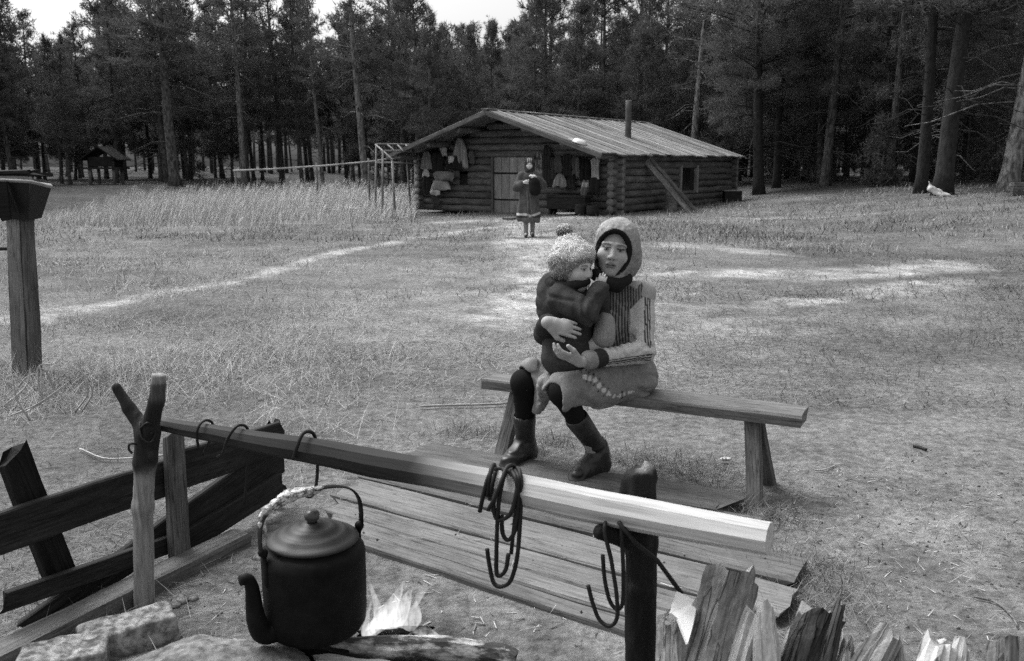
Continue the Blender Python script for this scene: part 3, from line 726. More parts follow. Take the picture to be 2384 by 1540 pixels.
# white basin lying on the roof
qy, qx = None, None
q = ray(1349, 338); pb = CAM + q * (n @ (o0 - CAM) / (n @ q)) + np.array([0, 0, .055])
Rm = Matrix.Translation(Vector(pb)) @ Vector((0, 0, 1)).rotation_difference(Vector(n)).to_matrix().to_4x4()
v, f = lathe_arrays([(.02, .08), (.14, .08), (.19, .0), (.21, .0), (.21, .012), (.15, .095), (.02, .095)], 20)
tag(link('roof_basin', new_mesh('roof_basin', v, f, True, [M_ENAMEL]), None, Rm), 'white basin lying upside down on the cabin roof near its front edge', 'basin')
q = ray(1331, 331); pb2 = CAM + q * (n @ (o0 - CAM) / (n @ q)) + np.array([0, 0, .06])
board('roof_board', pb2 + CM[:3, 0] * -.18, pb2 + CM[:3, 0] * .2, .14, .03, M_ROOFSTRIP, None, n, 4, .01)
tag(bpy.data.objects['roof_board'], 'small pale board lying beside the basin on the roof', 'board')
# leaning hewn trough and its stump at the long wall
a = P(1507, 374, 27.6); b = P(1609, 487, 27.2); b[2] = gz(b[0], b[1]) + .03
tr = thing('hewn_trough', 'hewn log trough leaning steeply against the long cabin wall', 'trough', (b[0], b[1], gz(b[0], b[1])))
for k, (o_, w_) in enumerate(((0, .26), (.14, .10), (-.14, .10))):
    s_ = np.array([.75, -.62, 0]) * o_
    board(('trough_board', 'side_rail', 'side_rail')[k], a + s_ + np.array([0, 0, .03 * (k > 0)]), b + s_ + np.array([0, 0, .03 * (k > 0)]), w_, .09, M_GREYWOOD if k else M_POST, tr, (-.35, -.85, .5), 5 + k, .02, .05, 12)
sp = G(1561, 491); v, f = lathe_arrays([(.20, -.05), (.19, .1), (.17, .45), (.165, .56), (.10, .57)], 16)
v[:, :2] += .012 * np.stack([fbm(v, 6, 2, 5), fbm(v + 4, 6, 2, 6)], -1)
tag(link('support_stump', new_mesh('support_stump', v, f, True, [M_POST]), None, Matrix.Translation(Vector((sp[0], sp[1], gz(sp[0], sp[1]))))), 'short upright stump standing under the leaning trough', 'stump')
cp = G(1704, 470, .1)
ck = thing('wooden_crate', 'dark wooden crate with a pale top at the far end of the cabin', 'crate', (cp[0], cp[1], gz(cp[0], cp[1])))
zb = gz(cp[0], cp[1]) - .02
for sgn in (-1, 1):
    board('side_panel', cp * [1, 1, 0] + np.array([-.30, sgn * .20, zb + .20]), cp * [1, 1, 0] + np.array([.30, sgn * .20, zb + .20]), .40, .03, M_DARKWOOD, ck, (0, -1, 0), 3)
    board('end_panel', cp * [1, 1, 0] + np.array([sgn * .29, -.18, zb + .20]), cp * [1, 1, 0] + np.array([sgn * .29, .18, zb + .20]), .40, .03, M_DARKWOOD, ck, (1, 0, 0), 4)
board('lid', cp * [1, 1, 0] + np.array([-.34, 0, zb + .42]), cp * [1, 1, 0] + np.array([.34, 0, zb + .42]), .46, .03, M_ROOFSTRIP, ck, (0, 0, 1), 5)
# threshold plank lying before the door
a, b = G(1180, 508), G(1232, 503); 
tag(board('threshold_plank', a + [0, 0, .03 + gz(a[0], a[1])], b + [0, 0, .03 + gz(b[0], b[1])], .3, .06, M_GREYWOOD, None, (0, 0, 1), 8, .01), 'short dark plank lying on the ground before the door', 'plank')

# ------------------------------------------------------------------ drying rack of thin poles, long rail, storehouse, cloth by the pine
rk = thing('drying_rack', 'drying rack of thin bare poles beside the cabin eave', 'rack', (G(905, 446)[0], 28.5, gz(-3.5, 28.5)))
def stick(nm, u0, v0, Y0, u1, v1, Y1, r, par, m=M_POLEBARE): return tube(nm, [P(u0, v0, Y0), (P(u0, v0, Y0) + P(u1, v1, Y1)) / 2 + [0, 0, .01], P(u1, v1, Y1)], [r, r * .8], m, par, 6, .004)
for u0, u1, vt, Yd in ((872, 876, 336, 29.0), (889, 891, 350, 27.6), (919, 913, 374, 27.2), (956, 947, 366, 29.6)):
    pt = P(u1, vt, Yd); g0 = np.array([P(u0, 440, Yd)[0], Yd, gz(P(u0, 440, Yd)[0], Yd) - .05]); tube('post', [g0, pt], [.04, .03], M_POLEBARE, rk, 6, .004)
for q6 in ((874, 336, 29, 968, 337, 29.6), (874, 337, 29, 914, 372, 27.2), (886, 352, 28, 965, 352, 29.4), (903, 338, 29.1, 919, 352, 28.1), (926, 338, 29.3, 938, 352, 28.6), (945, 338, 29.4, 957, 351, 28.9), (876, 379, 28, 975, 381, 29.5)):
    stick('rail', *q6[:2], q6[2], *q6[3:5], q6[5], .026, rk)
rl = thing('long_rail', 'long thin horizontal rail on slim posts above the tall grass', 'rail', (P(543, 398, 31)[0], 31, gz(P(543, 398, 31)[0], 31)))
tube('pole', [P(543, 398, 31), P(640, 394, 30.7), P(760, 386, 30.2), P(860, 377, 29.6), P(935, 366, 29)], [.032, .028], M_POLEBARE, rl, 7, .004)
for u_, vt, Yd in ((548, 396, 31.05), (737, 386, 30.35), (858, 376, 29.65)):
    pt = P(u_, vt, Yd); tube('post', [np.array([pt[0], Yd, gz(pt[0], Yd) - .1]), pt + [0, 0, .1]], [.035, .03], M_BARK, rl, 6, .004)
sx, sy = -20.6, 46.5; sz = gz(sx, sy)
sh = thing('storehouse', 'small dark storehouse with a steep roof under the pines', 'storehouse', (sx, sy, sz))
for dx in (-.6, .6):
    for dy in (-.5, .5): tube('post', [(sx + dx, sy + dy, sz - .1), (sx + dx, sy + dy, sz + .75)], .08, M_BARK, sh, 7)
board('floor', (sx - .95, sy, sz + .80), (sx + .95, sy, sz + .80), 1.3, .1, M_DARKWOOD, sh)
for sgn in (-1, 1):
    board('roof_board', (sx, sy - .75, sz + 1.75), (sx, sy - .75, sz + 1.75) + np.array([0, 1.5, 0]), .02, .02, M_DARKWOOD, sh) if False else None
    board('roof_slope', (sx + sgn * 0.0, sy, sz + 1.85), (sx + sgn * .98, sy, sz + 1.2), 1.6, .06, M_CHAR, sh, (sgn * .55, 0, .85), 3 + sgn)
    board('side_wall', (sx + sgn * .65, sy - .5, sz + 1.1), (sx + sgn * .65, sy + .5, sz + 1.1), .52, .05, M_DARKWOOD, sh, (1, 0, 0))
board('front_wall', (sx - .6, sy - .52, sz + 1.12), (sx + .6, sy - .52, sz + 1.12), .5, .05, M_DARKWOOD, sh, (0, -1, 0))
# ------------------------------------------------------------------ pine forest
def pine_variant(seed, H=17.0, base=.33, spread=2.6, nbr=58, r0=.20, bend=.25, dead=8, clump=17, tuft=.38, tri=10, crook=0.0, nw=.052):
    """returns (trunk mesh, crown mesh): tapered trunk with limbs, needle tufts spread along every branch"""
    rng = np.random.default_rng(seed); nz = 16
    z = np.linspace(-.3, H, nz); bx = bend * np.sin(z / H * 2.2 + seed) - bend * math.sin(seed) + crook * np.sin(z * 1.6 + seed) * np.clip(z / H, 0, 1); by = bend * .7 * np.cos(z / H * 2.6 + seed) - bend * .7 * math.cos(seed)
    pts = np.stack([bx, by, z], -1)
    rad = r0 * np.interp(z / H, [-.02, .0, .05, .6, 1], [1.5, 1.25, 1.0, .62, .10])
    parts = [tube_arrays(pts, rad, 9)]
    at = lambda h: np.array([np.interp(h, z, bx), np.interp(h, z, by), h])
    V = []
    def twig(a, b, r): parts.append(tube_arrays(np.array([a, (a + b) / 2 + [0, 0, .04 * np.linalg.norm(b - a)], b]), [r, r * .6, r * .25], 4))
    for i in range(nbr):
        f = rng.random() ** 1.1; h = H * (base + (1 - base) * f * .985)
        prof = (.62 + .38 * math.sin(math.pi * min(1, f * 1.25))) * (1 - .72 * f ** 1.6)
        L = spread * prof * rng.uniform(.55, 1.15); az = rng.uniform(0, 6.283)
        el = np.interp(f, [0, .5, 1], [-.12, .22, .95]) + rng.normal(0, .14)
        d = np.array([math.cos(az) * math.cos(el), math.sin(az) * math.cos(el), math.sin(el)]); a = at(h); b = a + d * L + [0, 0, .12 * L]
        twig(a, b, .012 + .013 * L)
        s = np.array([-math.sin(az), math.cos(az), 0])
        nc = max(4, int(clump * (.4 + L / spread) * (1.1 - .6 * f)))
        for c in range(nc):
            t = .28 + .76 * rng.random() ** .7
            off = rng.normal(0, .26 * (L * .38) * (1.25 - t) + .14)
            q = a + (b - a) * t + s * off * 1.6 + np.array([0, 0, rng.normal(.02, .10) + .04])
            for k in range(tri):
                dirv = rng.normal(0, 1, 3) + d * .7 + np.array([0, 0, .55]); dirv /= np.linalg.norm(dirv)
                sd_ = np.cross(dirv, rng.normal(0, 1, 3)); sd_ /= np.linalg.norm(sd_) + 1e-6
                l = tuft * rng.uniform(.5, 1.1); w_ = nw * rng.uniform(.6, 1.3); q2 = q + rng.normal(0, .07, 3)
                V += [q2 - sd_ * w_ * .5, q2 + sd_ * w_ * .5, q2 + dirv * l]
    for i in range(dead):                                       # dead lower branches
        h = H * base * rng.uniform(.35, 1.0); az = rng.uniform(0, 6.283); L = rng.uniform(.5, 1.9)
        d = np.array([math.cos(az), math.sin(az), rng.uniform(-.35, .15)]); a = at(h); m = a + d * L * .5 + [0, 0, .1]; b = a + d * L + [0, 0, -.12 * L]
        parts.append(tube_arrays(np.array([a, m, b, b + d * L * .3 + rng.normal(0, .1, 3)]), [.022, .017, .012, .005], 4))
    tv, tf = join_arrays(parts)
    V = np.array(V); Q = np.arange(len(V)).reshape(-1, 3)
    # local x must follow the trunk for the bark grain: handled by the material scale below
    col = np.repeat(.78 + .5 * rng.random(len(Q)), 3) * (1 + .18 * fbm(V, .9, 2, seed))
    return new_mesh('pine_trunk', tv, tf, True, [M_TRUNK]), new_mesh('pine_crown', V, Q, False, [M_NEEDLE], cols=col), H
M_TRUNK = mat('pine_trunk_bark', .035, .15, (14, 14, 4), 1.0, 8, .95, 1.0, .05, contrast=(.40, .60))
M_TRUNKPALE = mat('pale_flaky_bark', .07, .30, (14, 14, 4), 1.0, 8, .95, 1.0, .05, contrast=(.40, .60))
M_TRUNKDARK = mat('dark_wet_bark', .012, .05, (14, 14, 4), 1.0, 8, .95, .9, .03)
def needle_mat():
    m, n, l, b = _nodes('pine_needle'); n.remove(b); out = n['Material Output']; at = n.new('ShaderNodeAttribute'); at.attribute_name = 'Col'
    mu = n.new('ShaderNodeMixRGB'); mu.blend_type = 'MULTIPLY'; mu.inputs[0].default_value = 1; mu.inputs[1].default_value = (.118, .118, .118, 1); l.new(at.outputs['Color'], mu.inputs[2])
    d = n.new('ShaderNodeBsdfDiffuse'); t = n.new('ShaderNodeBsdfTranslucent'); mx = n.new('ShaderNodeMixShader'); mx.inputs[0].default_value = .38
    for q in (d, t): l.new(mu.outputs[0], q.inputs['Color'])
    l.new(d.outputs[0], mx.inputs[1]); l.new(t.outputs[0], mx.inputs[2]); l.new(mx.outputs[0], out.inputs[0]); return m
M_NEEDLE = needle_mat()
VAR = [pine_variant(s, *a) for s, a in enumerate([
    (12.0, .24, 2.7, 78, .16, .30), (11.0, .28, 2.5, 74, .14, .35), (13.0, .24, 2.9, 84, .18, .25), (10.5, .20, 2.4, 76, .13, .4),
    (12.0, .32, 2.5, 70, .14, .3), (9.5, .16, 2.3, 74, .12, .3), (12.6, .28, 2.7, 78, .15, .45)])]
NEARV = [pine_variant(60 + s, H, b, 2.7, 78, r, .3, 14, 30, .23, 14, 0, .030) for s, (H, b, r) in enumerate([(12.5, .22, .17), (13, .26, .18)])]
TALLV = pine_variant(70, 14, .46, 2.3, 44, .19, .3, 12, 14)
NEARH = pine_variant(71, 14, .40, 2.6, 60, .19, .3, 16, 30, .23, 14, 0, .030)
BUSH = [pine_variant(30 + s, H, .04, sp, 40, .05, .1, 2, 9, .26, 8) for s, (H, sp) in enumerate([(3.2, 1.2), (4.6, 1.5), (2.4, 1.1)])]
def plant_pine(var, x, y, label, group, H=None, rz=0.0, tilt=(0, 0), sxy=1.0, trunk_mat=None, name='pine_tree', cat='tree'):
    tm, cm, h0 = var; s = (H / h0) if H else 1.0
    t = tag(link(name, None, None, Matrix.Translation((x, y, gz(x, y)))), label, cat, group)
    B = Matrix.Rotation(tilt[0], 4, 'X') @ Matrix.Rotation(tilt[1], 4, 'Y') @ Matrix.Rotation(rz, 4, 'Z') @ Matrix.Diagonal((s * sxy, s * sxy, s, 1))
    for nm, me in (('trunk', tm), ('crown', cm)):
        if nm == 'trunk' and trunk_mat is not None:
            me = me.copy(); me.materials.clear(); me.materials.append(trunk_mat)
        o = bpy.data.objects.new(nm, me); COL.objects.link(o); o.parent = t; o.matrix_basis = B
    return t
def u_of(x, y, z=1.0): return 1192 + F_PX * x / (y * CT + (CAM_H - z) * ST)
def max_h(x, y, spread=2.3):
    """how high a tree may stand so that the sky shows where it does in the photograph"""
    m = 99
    for (ua, ub, v) in ((80, 172, 85), (1015, 1085, 50), (1085, 1150, 12), (1150, 1215, 55)):
        uu = u_of(x, y, 8); dx = max(ua - uu, uu - ub, 0) * y / 2100
        if dx < 4: m = min(m, CAM_H + y * math.tan(math.atan((770 - v) / F_PX) - PITCH) + 3.0 * dx)
    return m
# named trees that the photograph lets one pick out
HERO = [
    (568, 50.0, 13, 2, 'tall pale trunked pine rising behind the end of the long rail', M_TRUNKPALE, (0, -.05), .95),
    (851, 47.0, 13.5, 6, 'tall straight pine with a pale flaky trunk directly behind the drying rack', M_TRUNKPALE, (0, -.02), 1.05),
    (408, 46.0, 12.5, 4, 'thick grey trunked pine at the back of the tall grass, nearest the storehouse', None, (0, -.06), 1.55),
    (2196, 26.5, 13, 0, 'thick black leaning pine with white cloth at its foot', M_TRUNKDARK, (0, .07), 1.45),
    (2345, 26.0, 14, 2, 'massive pale barked pine with spreading roots right of the black leaning pine', M_TRUNKPALE, (0, .03), 1.35),
    (2145, 28.0, 12, 4, 'dark upright pine just left of the black leaning pine', M_TRUNKDARK, (0, .02), 1.1),
    (1768, 36.0, 12, 1, 'dark pine with many bare dead branches at the far end of the cabin', M_TRUNKDARK, (0, .0), 1.3),
    (1150, 52.0, 11.4, 4, 'slim pine standing alone against the bright sky gap behind the ridge', None, (0, 0), .8),
    (752, 51.0, 12, 1, 'slim pale pine between the two tall pale trunked pines', M_TRUNKPALE, (0, -.03), .7),
]
for u_, Y_, H_, vi, lab, tm_, tl, sx_ in HERO:
    x_ = (u_ - 1192) / F_PX * (Y_ * CT + .7 * ST)
    plant_pine((NEARH if u_ > 2100 else NEARV[0]) if Y_ < 40 else (TALLV if tm_ or u_ < 500 else VAR[vi]), x_, Y_, lab, None, min(H_, max_h(x_, Y_) if 1022 < u_ < 1215 else 99), rz=u_ * .7, tilt=tl, sxy=sx_, trunk_mat=tm_)
HERO_U = [h[0] for h in HERO[:2]]
# crooked forked pine above the roof
crk = pine_variant(50, 12.5, .34, 2.4, 46, .19, .5, 12, 10, .34, 9, .30)
plant_pine(crk, (1607 - 1192) / F_PX * 44, 44, 'pine with a crooked pale upper stem and twisted limbs above the cabin roof', None, 12.5, 1.3, trunk_mat=M_TRUNKPALE)
rngf = np.random.default_rng(2024); placed = [((u_ - 1192) / F_PX * (Y_ * CT + .7 * ST), Y_) for u_, Y_, *_ in HERO]
def forest_edge(x, y):
    u = u_of(x, y); return y > np.interp(u, [-400, 0, 350, 900, 1000, 1650, 1800, 2100, 2600], [40, 44, 50, 49, 44, 44, 38, 30, 27])
def try_place(n, ymin, ymax, dmin, want, xs=.66):
    out = []
    for _ in range(n):
        y = rngf.uniform(ymin, ymax); x = rngf.uniform(-xs, xs) * y
        if not forest_edge(x, y) or in_cabin(x, y): continue
        a, b = CAB_F(x, y)
        if -2 < a < CAB_L + 2.5 and -2 < b < CAB_W + 2: continue
        if any((x - p) ** 2 + (y - q) ** 2 < dmin ** 2 for p, q in placed): continue
        if any(abs(u_of(x, y) - h) < 62 and y < 52.5 for h in HERO_U): continue
        if y < 27.5 and u_of(x, y) > 2050: continue
        # keep the near trees from hiding the heroes' trunks
        if y < 46 and any(abs(u_of(x, y) - h[0]) < 34 and y < h[1] for h in HERO): continue
        placed.append((x, y)); out.append((x, y))
        if len(out) >= want: break
    return out
near = try_place(9000, 26, 62, 2.4, 165); far = try_place(9000, 60, 88, 2.9, 110)
for k, (x, y) in enumerate(near + far):
    if k >= len(near) and u_of(x, y) < 850 and k % 5 < 3: continue
    v = VAR[rngf.integers(len(VAR))]; v = NEARV[k % 2] if y < 40 else v; H = min(v[2] * rngf.uniform(.76, 1.10), max_h(x, y) * rngf.uniform(.86, 1.0))
    if max_h(x, y) < 50 and H < 6: continue
    right = u_of(x, y) > 1700
    uu = u_of(x, y); zone = 0 if uu < 880 else 1 if uu < 1725 else 2
    lab, grp = ((('dark pine crowding the wood edge behind the tall grass', 'pines behind the tall grass'), ('dark pine crowding the wood edge behind the cabin roof', 'pines behind the cabin'), ('dark pine crowding the wood edge beyond the far end of the cabin', 'pines beyond the cabin end')), (('slender pine deep in the open wood behind the tall grass', 'slender pines far behind the tall grass'), ('slender pine deep in the wood behind the cabin roof', 'slender pines far behind the cabin'), ('slender pine deep in the dark wood beyond the cabin end', 'slender pines far beyond the cabin end')))[k >= len(near)][zone]
    plant_pine(v, x, y, lab, grp, H, rngf.uniform(0, 6.28), (rngf.normal(0, .02), rngf.normal(0, .02)), rngf.uniform(.8, 1.1), M_TRUNKDARK if right and rngf.random() < .5 else None)
for k in range(46):                                            # young pines and brush under the trees
    y = rngf.uniform(32, 60); x = rngf.uniform(-.6, .66) * y
    if u_of(x, y) > 1550: y = rngf.uniform(30, 52)
    if not forest_edge(x, y - 2) or in_cabin(x, y): continue
    if -700 < u_of(x, y) < 430 and rngf.random() < .85: continue
    a, b = CAB_F(x, y)
    if -2 < a < CAB_L + 2.5 and -2 < b < CAB_W + 2: continue
    plant_pine(BUSH[k % 3], x, y, 'young bushy pine growing low under the tall pines', 'young pines under the trees', None, rngf.uniform(0, 6), (0, 0), rngf.uniform(.8, 1.2), name='young_pine')
def far_wood():
    """the wood behind, read as one mass"""
    rng = np.random.default_rng(404); TV, TF, CV = [], [], []; o = 0
    for _ in range(330):
        y = rng.uniform(86, 135); x = rng.uniform(-.72, .72) * y; u = u_of(x, y)
        if u < 900 and rng.random() < .5: continue
        H = min(rng.uniform(9, 13.5), max_h(x, y, 2.6)); 
        z0 = gz(x, y); r = rng.uniform(.12, .22)
        v, f = tube_arrays(np.array([[x, y, z0 - .2], [x + rng.normal(0, .1), y, z0 + H * .5], [x + rng.normal(0, .2), y, z0 + H]]), [r, r * .7, .03], 5)
        TV.append(v); TF += [tuple(i + o for i in q) for q in f]; o += len(v)
        n = 520; b = H * (.30 if u < 900 else .14); h = b + (H - b) * rng.random(n) ** .9; f_ = (h - b) / (H - b)
        rr_ = 2.7 * np.sin(np.pi * np.clip(.12 + .88 * f_, 0, 1)) ** .7 * rng.random(n) ** .5 + .15; az = rng.uniform(0, 6.283, n)
        c = np.stack([x + rr_ * np.cos(az), y + rr_ * np.sin(az), z0 + h], -1)
        d = rng.normal(0, 1, (n, 3)) + [0, 0, .5]; d /= np.linalg.norm(d, axis=1)[:, None]; s = np.cross(d, rng.normal(0, 1, (n, 3))); s /= np.linalg.norm(s, axis=1)[:, None]
        CV.append(np.stack([c - s * .10, c + s * .10, c + d * rng.uniform(.4, .9, (n, 1))], 1).reshape(-1, 3))
    tag(link('distant_trunks', new_mesh('distant_trunks', np.vstack(TV), TF, True, [M_TRUNK])), 'trunks of the wood far behind', kind='stuff')
    CV = np.vstack(CV)
    tag(link('distant_forest', new_mesh('distant_forest', CV, np.arange(len(CV)).reshape(-1, 3), False, [M_NEEDLE], cols=np.repeat(.7 + .5 * rng.random(len(CV) // 3), 3))), 'dark wood closing the view far behind', kind='stuff')
far_wood()
# white cloth slung at the foot of the black pine
def rag():
    c = P(2186, 432, 25.6); c[2] = gz(c[0], c[1])
    s = Soft(); a = c + np.array([-.28, 0, .42]); 
    s.cap(a, a + [.08, 0, -.20], .022, .045, .03); s.cap(a + [.06, 0, -.16], c + [.25, -.05, .05], .07, .05, .05); s.cap(a + [.04, 0, -.2], c + [.02, -.1, .04], .06, .06, .05); s.cap(c + [.0, -.05, .08], c + [.38, -.1, .04], .05, .02, .04)
    o = soft_obj('white_cloth', s, .018, M_VCOL, None, lambda X: .02 * fbm(X, 9, 2, 3) + .006 * np.sin(X[:, 0] * 40 + X[:, 1] * 30 + 5 * fbm(X, 6, 1, 2)), lambda v: np.full(len(v), .62))
    tag(o, 'white cloth draped on the ground at the foot of the black leaning pine', 'cloth')
rag()
q0 = P(2372, 470, 24.0); z0 = gz(q0[0], q0[1])
for k in range(3):
    z = z0 + .06 + .115 * k; a = np.array([q0[0] - .28 + .04 * k, q0[1] + .03 * k, z]); b = a + [1.5, .5, 0]
    tag(board('stacked_board', a, b, .22 - .02 * k, .09, M_GREYWOOD, None, (0, 0, 1), k + 40, .01, .02), ('bottom board of the low stack by the massive pale pine', 'middle board of the low stack by the massive pale pine', 'topmost board of the low stack by the massive pale pine')[k], 'board', 'boards stacked at the clearing edge')
# ------------------------------------------------------------------ planks lying on the ground round the hearth
def gplank(u0, v0, u1, v1, wid, z, label, seed, ragged=.02, taper=(1, 1), thick=.04):
    a, b = G(u0, v0, z), G(u1, v1, z)
    tag(board('ground_plank', a - [0, 0, thick * .5], b - [0, 0, thick * .5], wid, thick, M_PLANK, None, (0, 0, 1), seed, .006, ragged, 16, taper), label, 'plank', 'planks lying before the hearth')
gplank(968, 1044, 1706, 1166, .235, .055, 'ground plank under the boots of the seated person', 1, .035)
gplank(860, 1066, 1764, 1210, .095, .035, 'narrow round ended ground plank touching the plank under the boots', 2, .02, (1, .8))
gplank(880, 1092, 1856, 1322, .215, .05, 'wide ground plank whose squared end reaches out beyond all the others', 3, .03)
gplank(812, 1132, 1826, 1396, .215, .045, 'palest wide ground plank, passing below the bundle of hooks', 4, .03)
gplank(775, 1176, 1690, 1432, .13, .034, 'dusty ground plank between the palest wide plank and the two narrow ones', 5, .03)
gplank(770, 1207, 1590, 1452, .092, .03, 'narrow worn ground plank, second from the ashes', 6, .03)
gplank(800, 1243, 1490, 1467, .075, .022, 'narrow ground plank half buried in sand, nearest the ashes', 7, .04)

# ------------------------------------------------------------------ low board windbreak
FA, FB = np.array([-1.62, 2.36, 0]), np.array([-.98, 3.62, 0]); FD = (FB - FA) / np.linalg.norm(FB - FA); FN = np.array([FD[1], -FD[0], 0])
def onf(u, v, off=0.0):
    q = ray(u, v); o = FA + FN * off; return CAM + q * (FN @ (o - CAM) / (FN @ q))
fen = thing('windbreak_fence', 'low windbreak of sooty boards nailed to stakes beside the hearth', 'fence', (FA + FB) / 2)
UPF = tuple(FN)
def fboard(u0, v0, u1, v1, w0, w1, off, seed, nm='board', m=M_DARKWOOD, thick=.022, ragged=.02):
    a, b = onf(u0, v0, off), onf(u1, v1, off); w = max(w0, w1)
    return board(nm, a, b, w, thick, m, fen, UPF, seed, .004, ragged, 14, (w0 / w, w1 / w))
fboard(-60, 1262, 430, 1096, .128, .135, .0, 1)
fboard(425, 1094, 653, 1019, .15, .135, .0, 2)
fboard(10, 1402, 420, 1258, .062, .070, .0, 3)
fboard(52, 1470, 648, 1062, .07, .16, -.028, 4)
fboard(400, 1284, 654, 1126, .095, .10, .0, 5)
fboard(403, 1005, 423, 1352, .07, .085, .032, 6, 'stake', M_GREYWOOD, .03)
fboard(28, 1055, 140, 1345, .095, .10, -.05, 7, 'stake', M_CHAR, .035)
fboard(636, 985, 645, 1165, .05, .05, -.035, 8, 'stake', M_DARKWOOD, .03)
a, b = onf(-60, 1572, .07), onf(560, 1268, .09); a[2] = b[2] = .015
tag(board('hearth_timber', a, b, .10, .075, M_PLANK, None, (0, 0, 1), 21, .006, .02, 14), 'long flat timber lying on the sand along the foot of the windbreak', 'timber')
def basis_z(d):
    a = np.cross(d, [.3, .5, .81]); a /= np.linalg.norm(a); return np.stack([a, np.cross(d, a), d], 1)
def rock(name, label, c, hs, rz, seed, tone=1, par=None, rnd=.012, amp=.010, tilt=0):
    R = np.array(Matrix.Rotation(rz, 3, 'Z') @ Matrix.Rotation(tilt, 3, 'Y')); s = Soft(); s.box(c, hs, rnd, .01, '', R); rg = np.random.default_rng(seed)
    for _ in range(5):
        d_ = R @ (rg.choice([-1, 1], 3) * rg.uniform(.4, 1, 3)); d_ /= np.linalg.norm(d_); pos = c + d_ * (np.abs(d_ @ R) @ hs + .30 - .018 * rg.uniform(.4, 1.2)); s.box(pos, (.5, .5, .30), .0, .006, '', basis_z(d_)).cut()
    o = soft_obj(name, s, .0045, M_STONE, None, lambda X: amp * fbm(X, 16, 4, seed)); return tag(o, label, 'stone', 'stones edging the hearth')
c = G(306, 1484, .06); rock('hearth_stone', 'long pale block of stone lying at the foot of the forked post', c + [-.02, .03, -.02], (.135, .062, .062), math.radians(32), 3, tilt=-.06)
c = G(150, 1540, .05); rock('hearth_stone', 'squat rounded stone, beside the long pale block', c + [0, .0, -.01], (.115, .07, .055), math.radians(20), 8)
for k, (u_, v_, r_) in enumerate(((418, 1398, .022), (404, 1408, .016), (450, 1392, .014), (600, 1300, .02), (560, 1312, .014))):
    c = G(u_, v_, .005); s = Soft(); s.ell(c, (r_ * 1.3, r_, r_ * .8))
    tag(soft_obj('pebble', s, .004, M_STONE, None, lambda X: .005 * fbm(X, 40, 2, k)), 'small pebble in the sand between forked post and kettle', 'pebble', 'pebbles by the forked post')

# ------------------------------------------------------------------ forked post, crossbar, charred post
M_FORK = mat('forked_post_wood', .45, 1.5, (60, 60, 5), 1.2, 9, .85, .7, .006, attr=True, spec=.35)
Yp = 2.79; pt = lambda u, v, dy=0: P(u, v, Yp + dy)
s = Soft()
s.cap(pt(336, 1425), pt(333, 1180), .033, .031, .02).cap(pt(333, 1180), pt(338, 1075), .030, .034, .02).cap(pt(338, 1075), pt(344, 1012), .035, .040, .02)
s.cap(pt(338, 1005), pt(300, 950, .02), .026, .020, .025).cap(pt(300, 950, .02), pt(272, 903, .03), .019, .016, .012)
s.cap(pt(348, 1000), pt(364, 935, -.03), .028, .025, .02).cap(pt(364, 935, -.03), pt(371, 876, -.04), .024, .023, .01)
s.ell(pt(357, 1062, -.035), (.016, .012, .02), .012)
s.box(pt(366, 868, -.04) + [0, 0, .022], (.06, .06, .025), 0, .004, '', np.array(Matrix.Rotation(.12, 3, 'Y'))).cut(); s.box(pt(266, 893, .03) + [-.012, 0, .018], (.05, .05, .02), 0, .004, '', np.array(Matrix.Rotation(-.6, 3, 'Y'))).cut()
fork = thing('forked_post', 'forked upright post with sooty crotch and pale shaft beside the windbreak', 'post', (pt(336, 1420)[0], Yp, 0))
def fcol(v):
    k = sst(v[:, 2] + .02 * fbm(v, 20, 2, 4), .44, .50)
    base = .25 * (1 - k) + .016 * k; tip = sst(v[:, 2], .70, .74) * (v[:, 0] > -1.13); return base * (1 - tip) + .07 * tip + .18 * sst(v[:, 2], .765, .78) * (v[:, 0] > -1.13)
soft_obj('shaft', s, .006, M_FORK, fork, lambda X: .003 * fbm(X * [1, 1, .25], 60, 2, 3), fcol)
BA, BB = np.array([-1.19, 2.875, 0]), np.array([.564, 1.85, 0]); BD = (BB - BA) / np.linalg.norm(BB - BA); BN = np.array([BD[1], -BD[0], 0])
def onbar(u, v, off=0.0):
    q = ray(u, v); o = BA + BN * off; return CAM + q * (BN @ (o - CAM) / (BN @ q))
bar_px = [(311, 965, .022), (372, 985, .023), (480, 1006, .028), (600, 1028, .034), (740, 1052, .039), (870, 1077, .041), (1000, 1101, .040), (1130, 1124, .041), (1270, 1152, .042), (1400, 1180, .042), (1600, 1220, .040), (1792, 1256, .0375)]
bp_ = np.array([onbar(u, v) for u, v, r in bar_px]); br_ = [r for *_, r in bar_px]
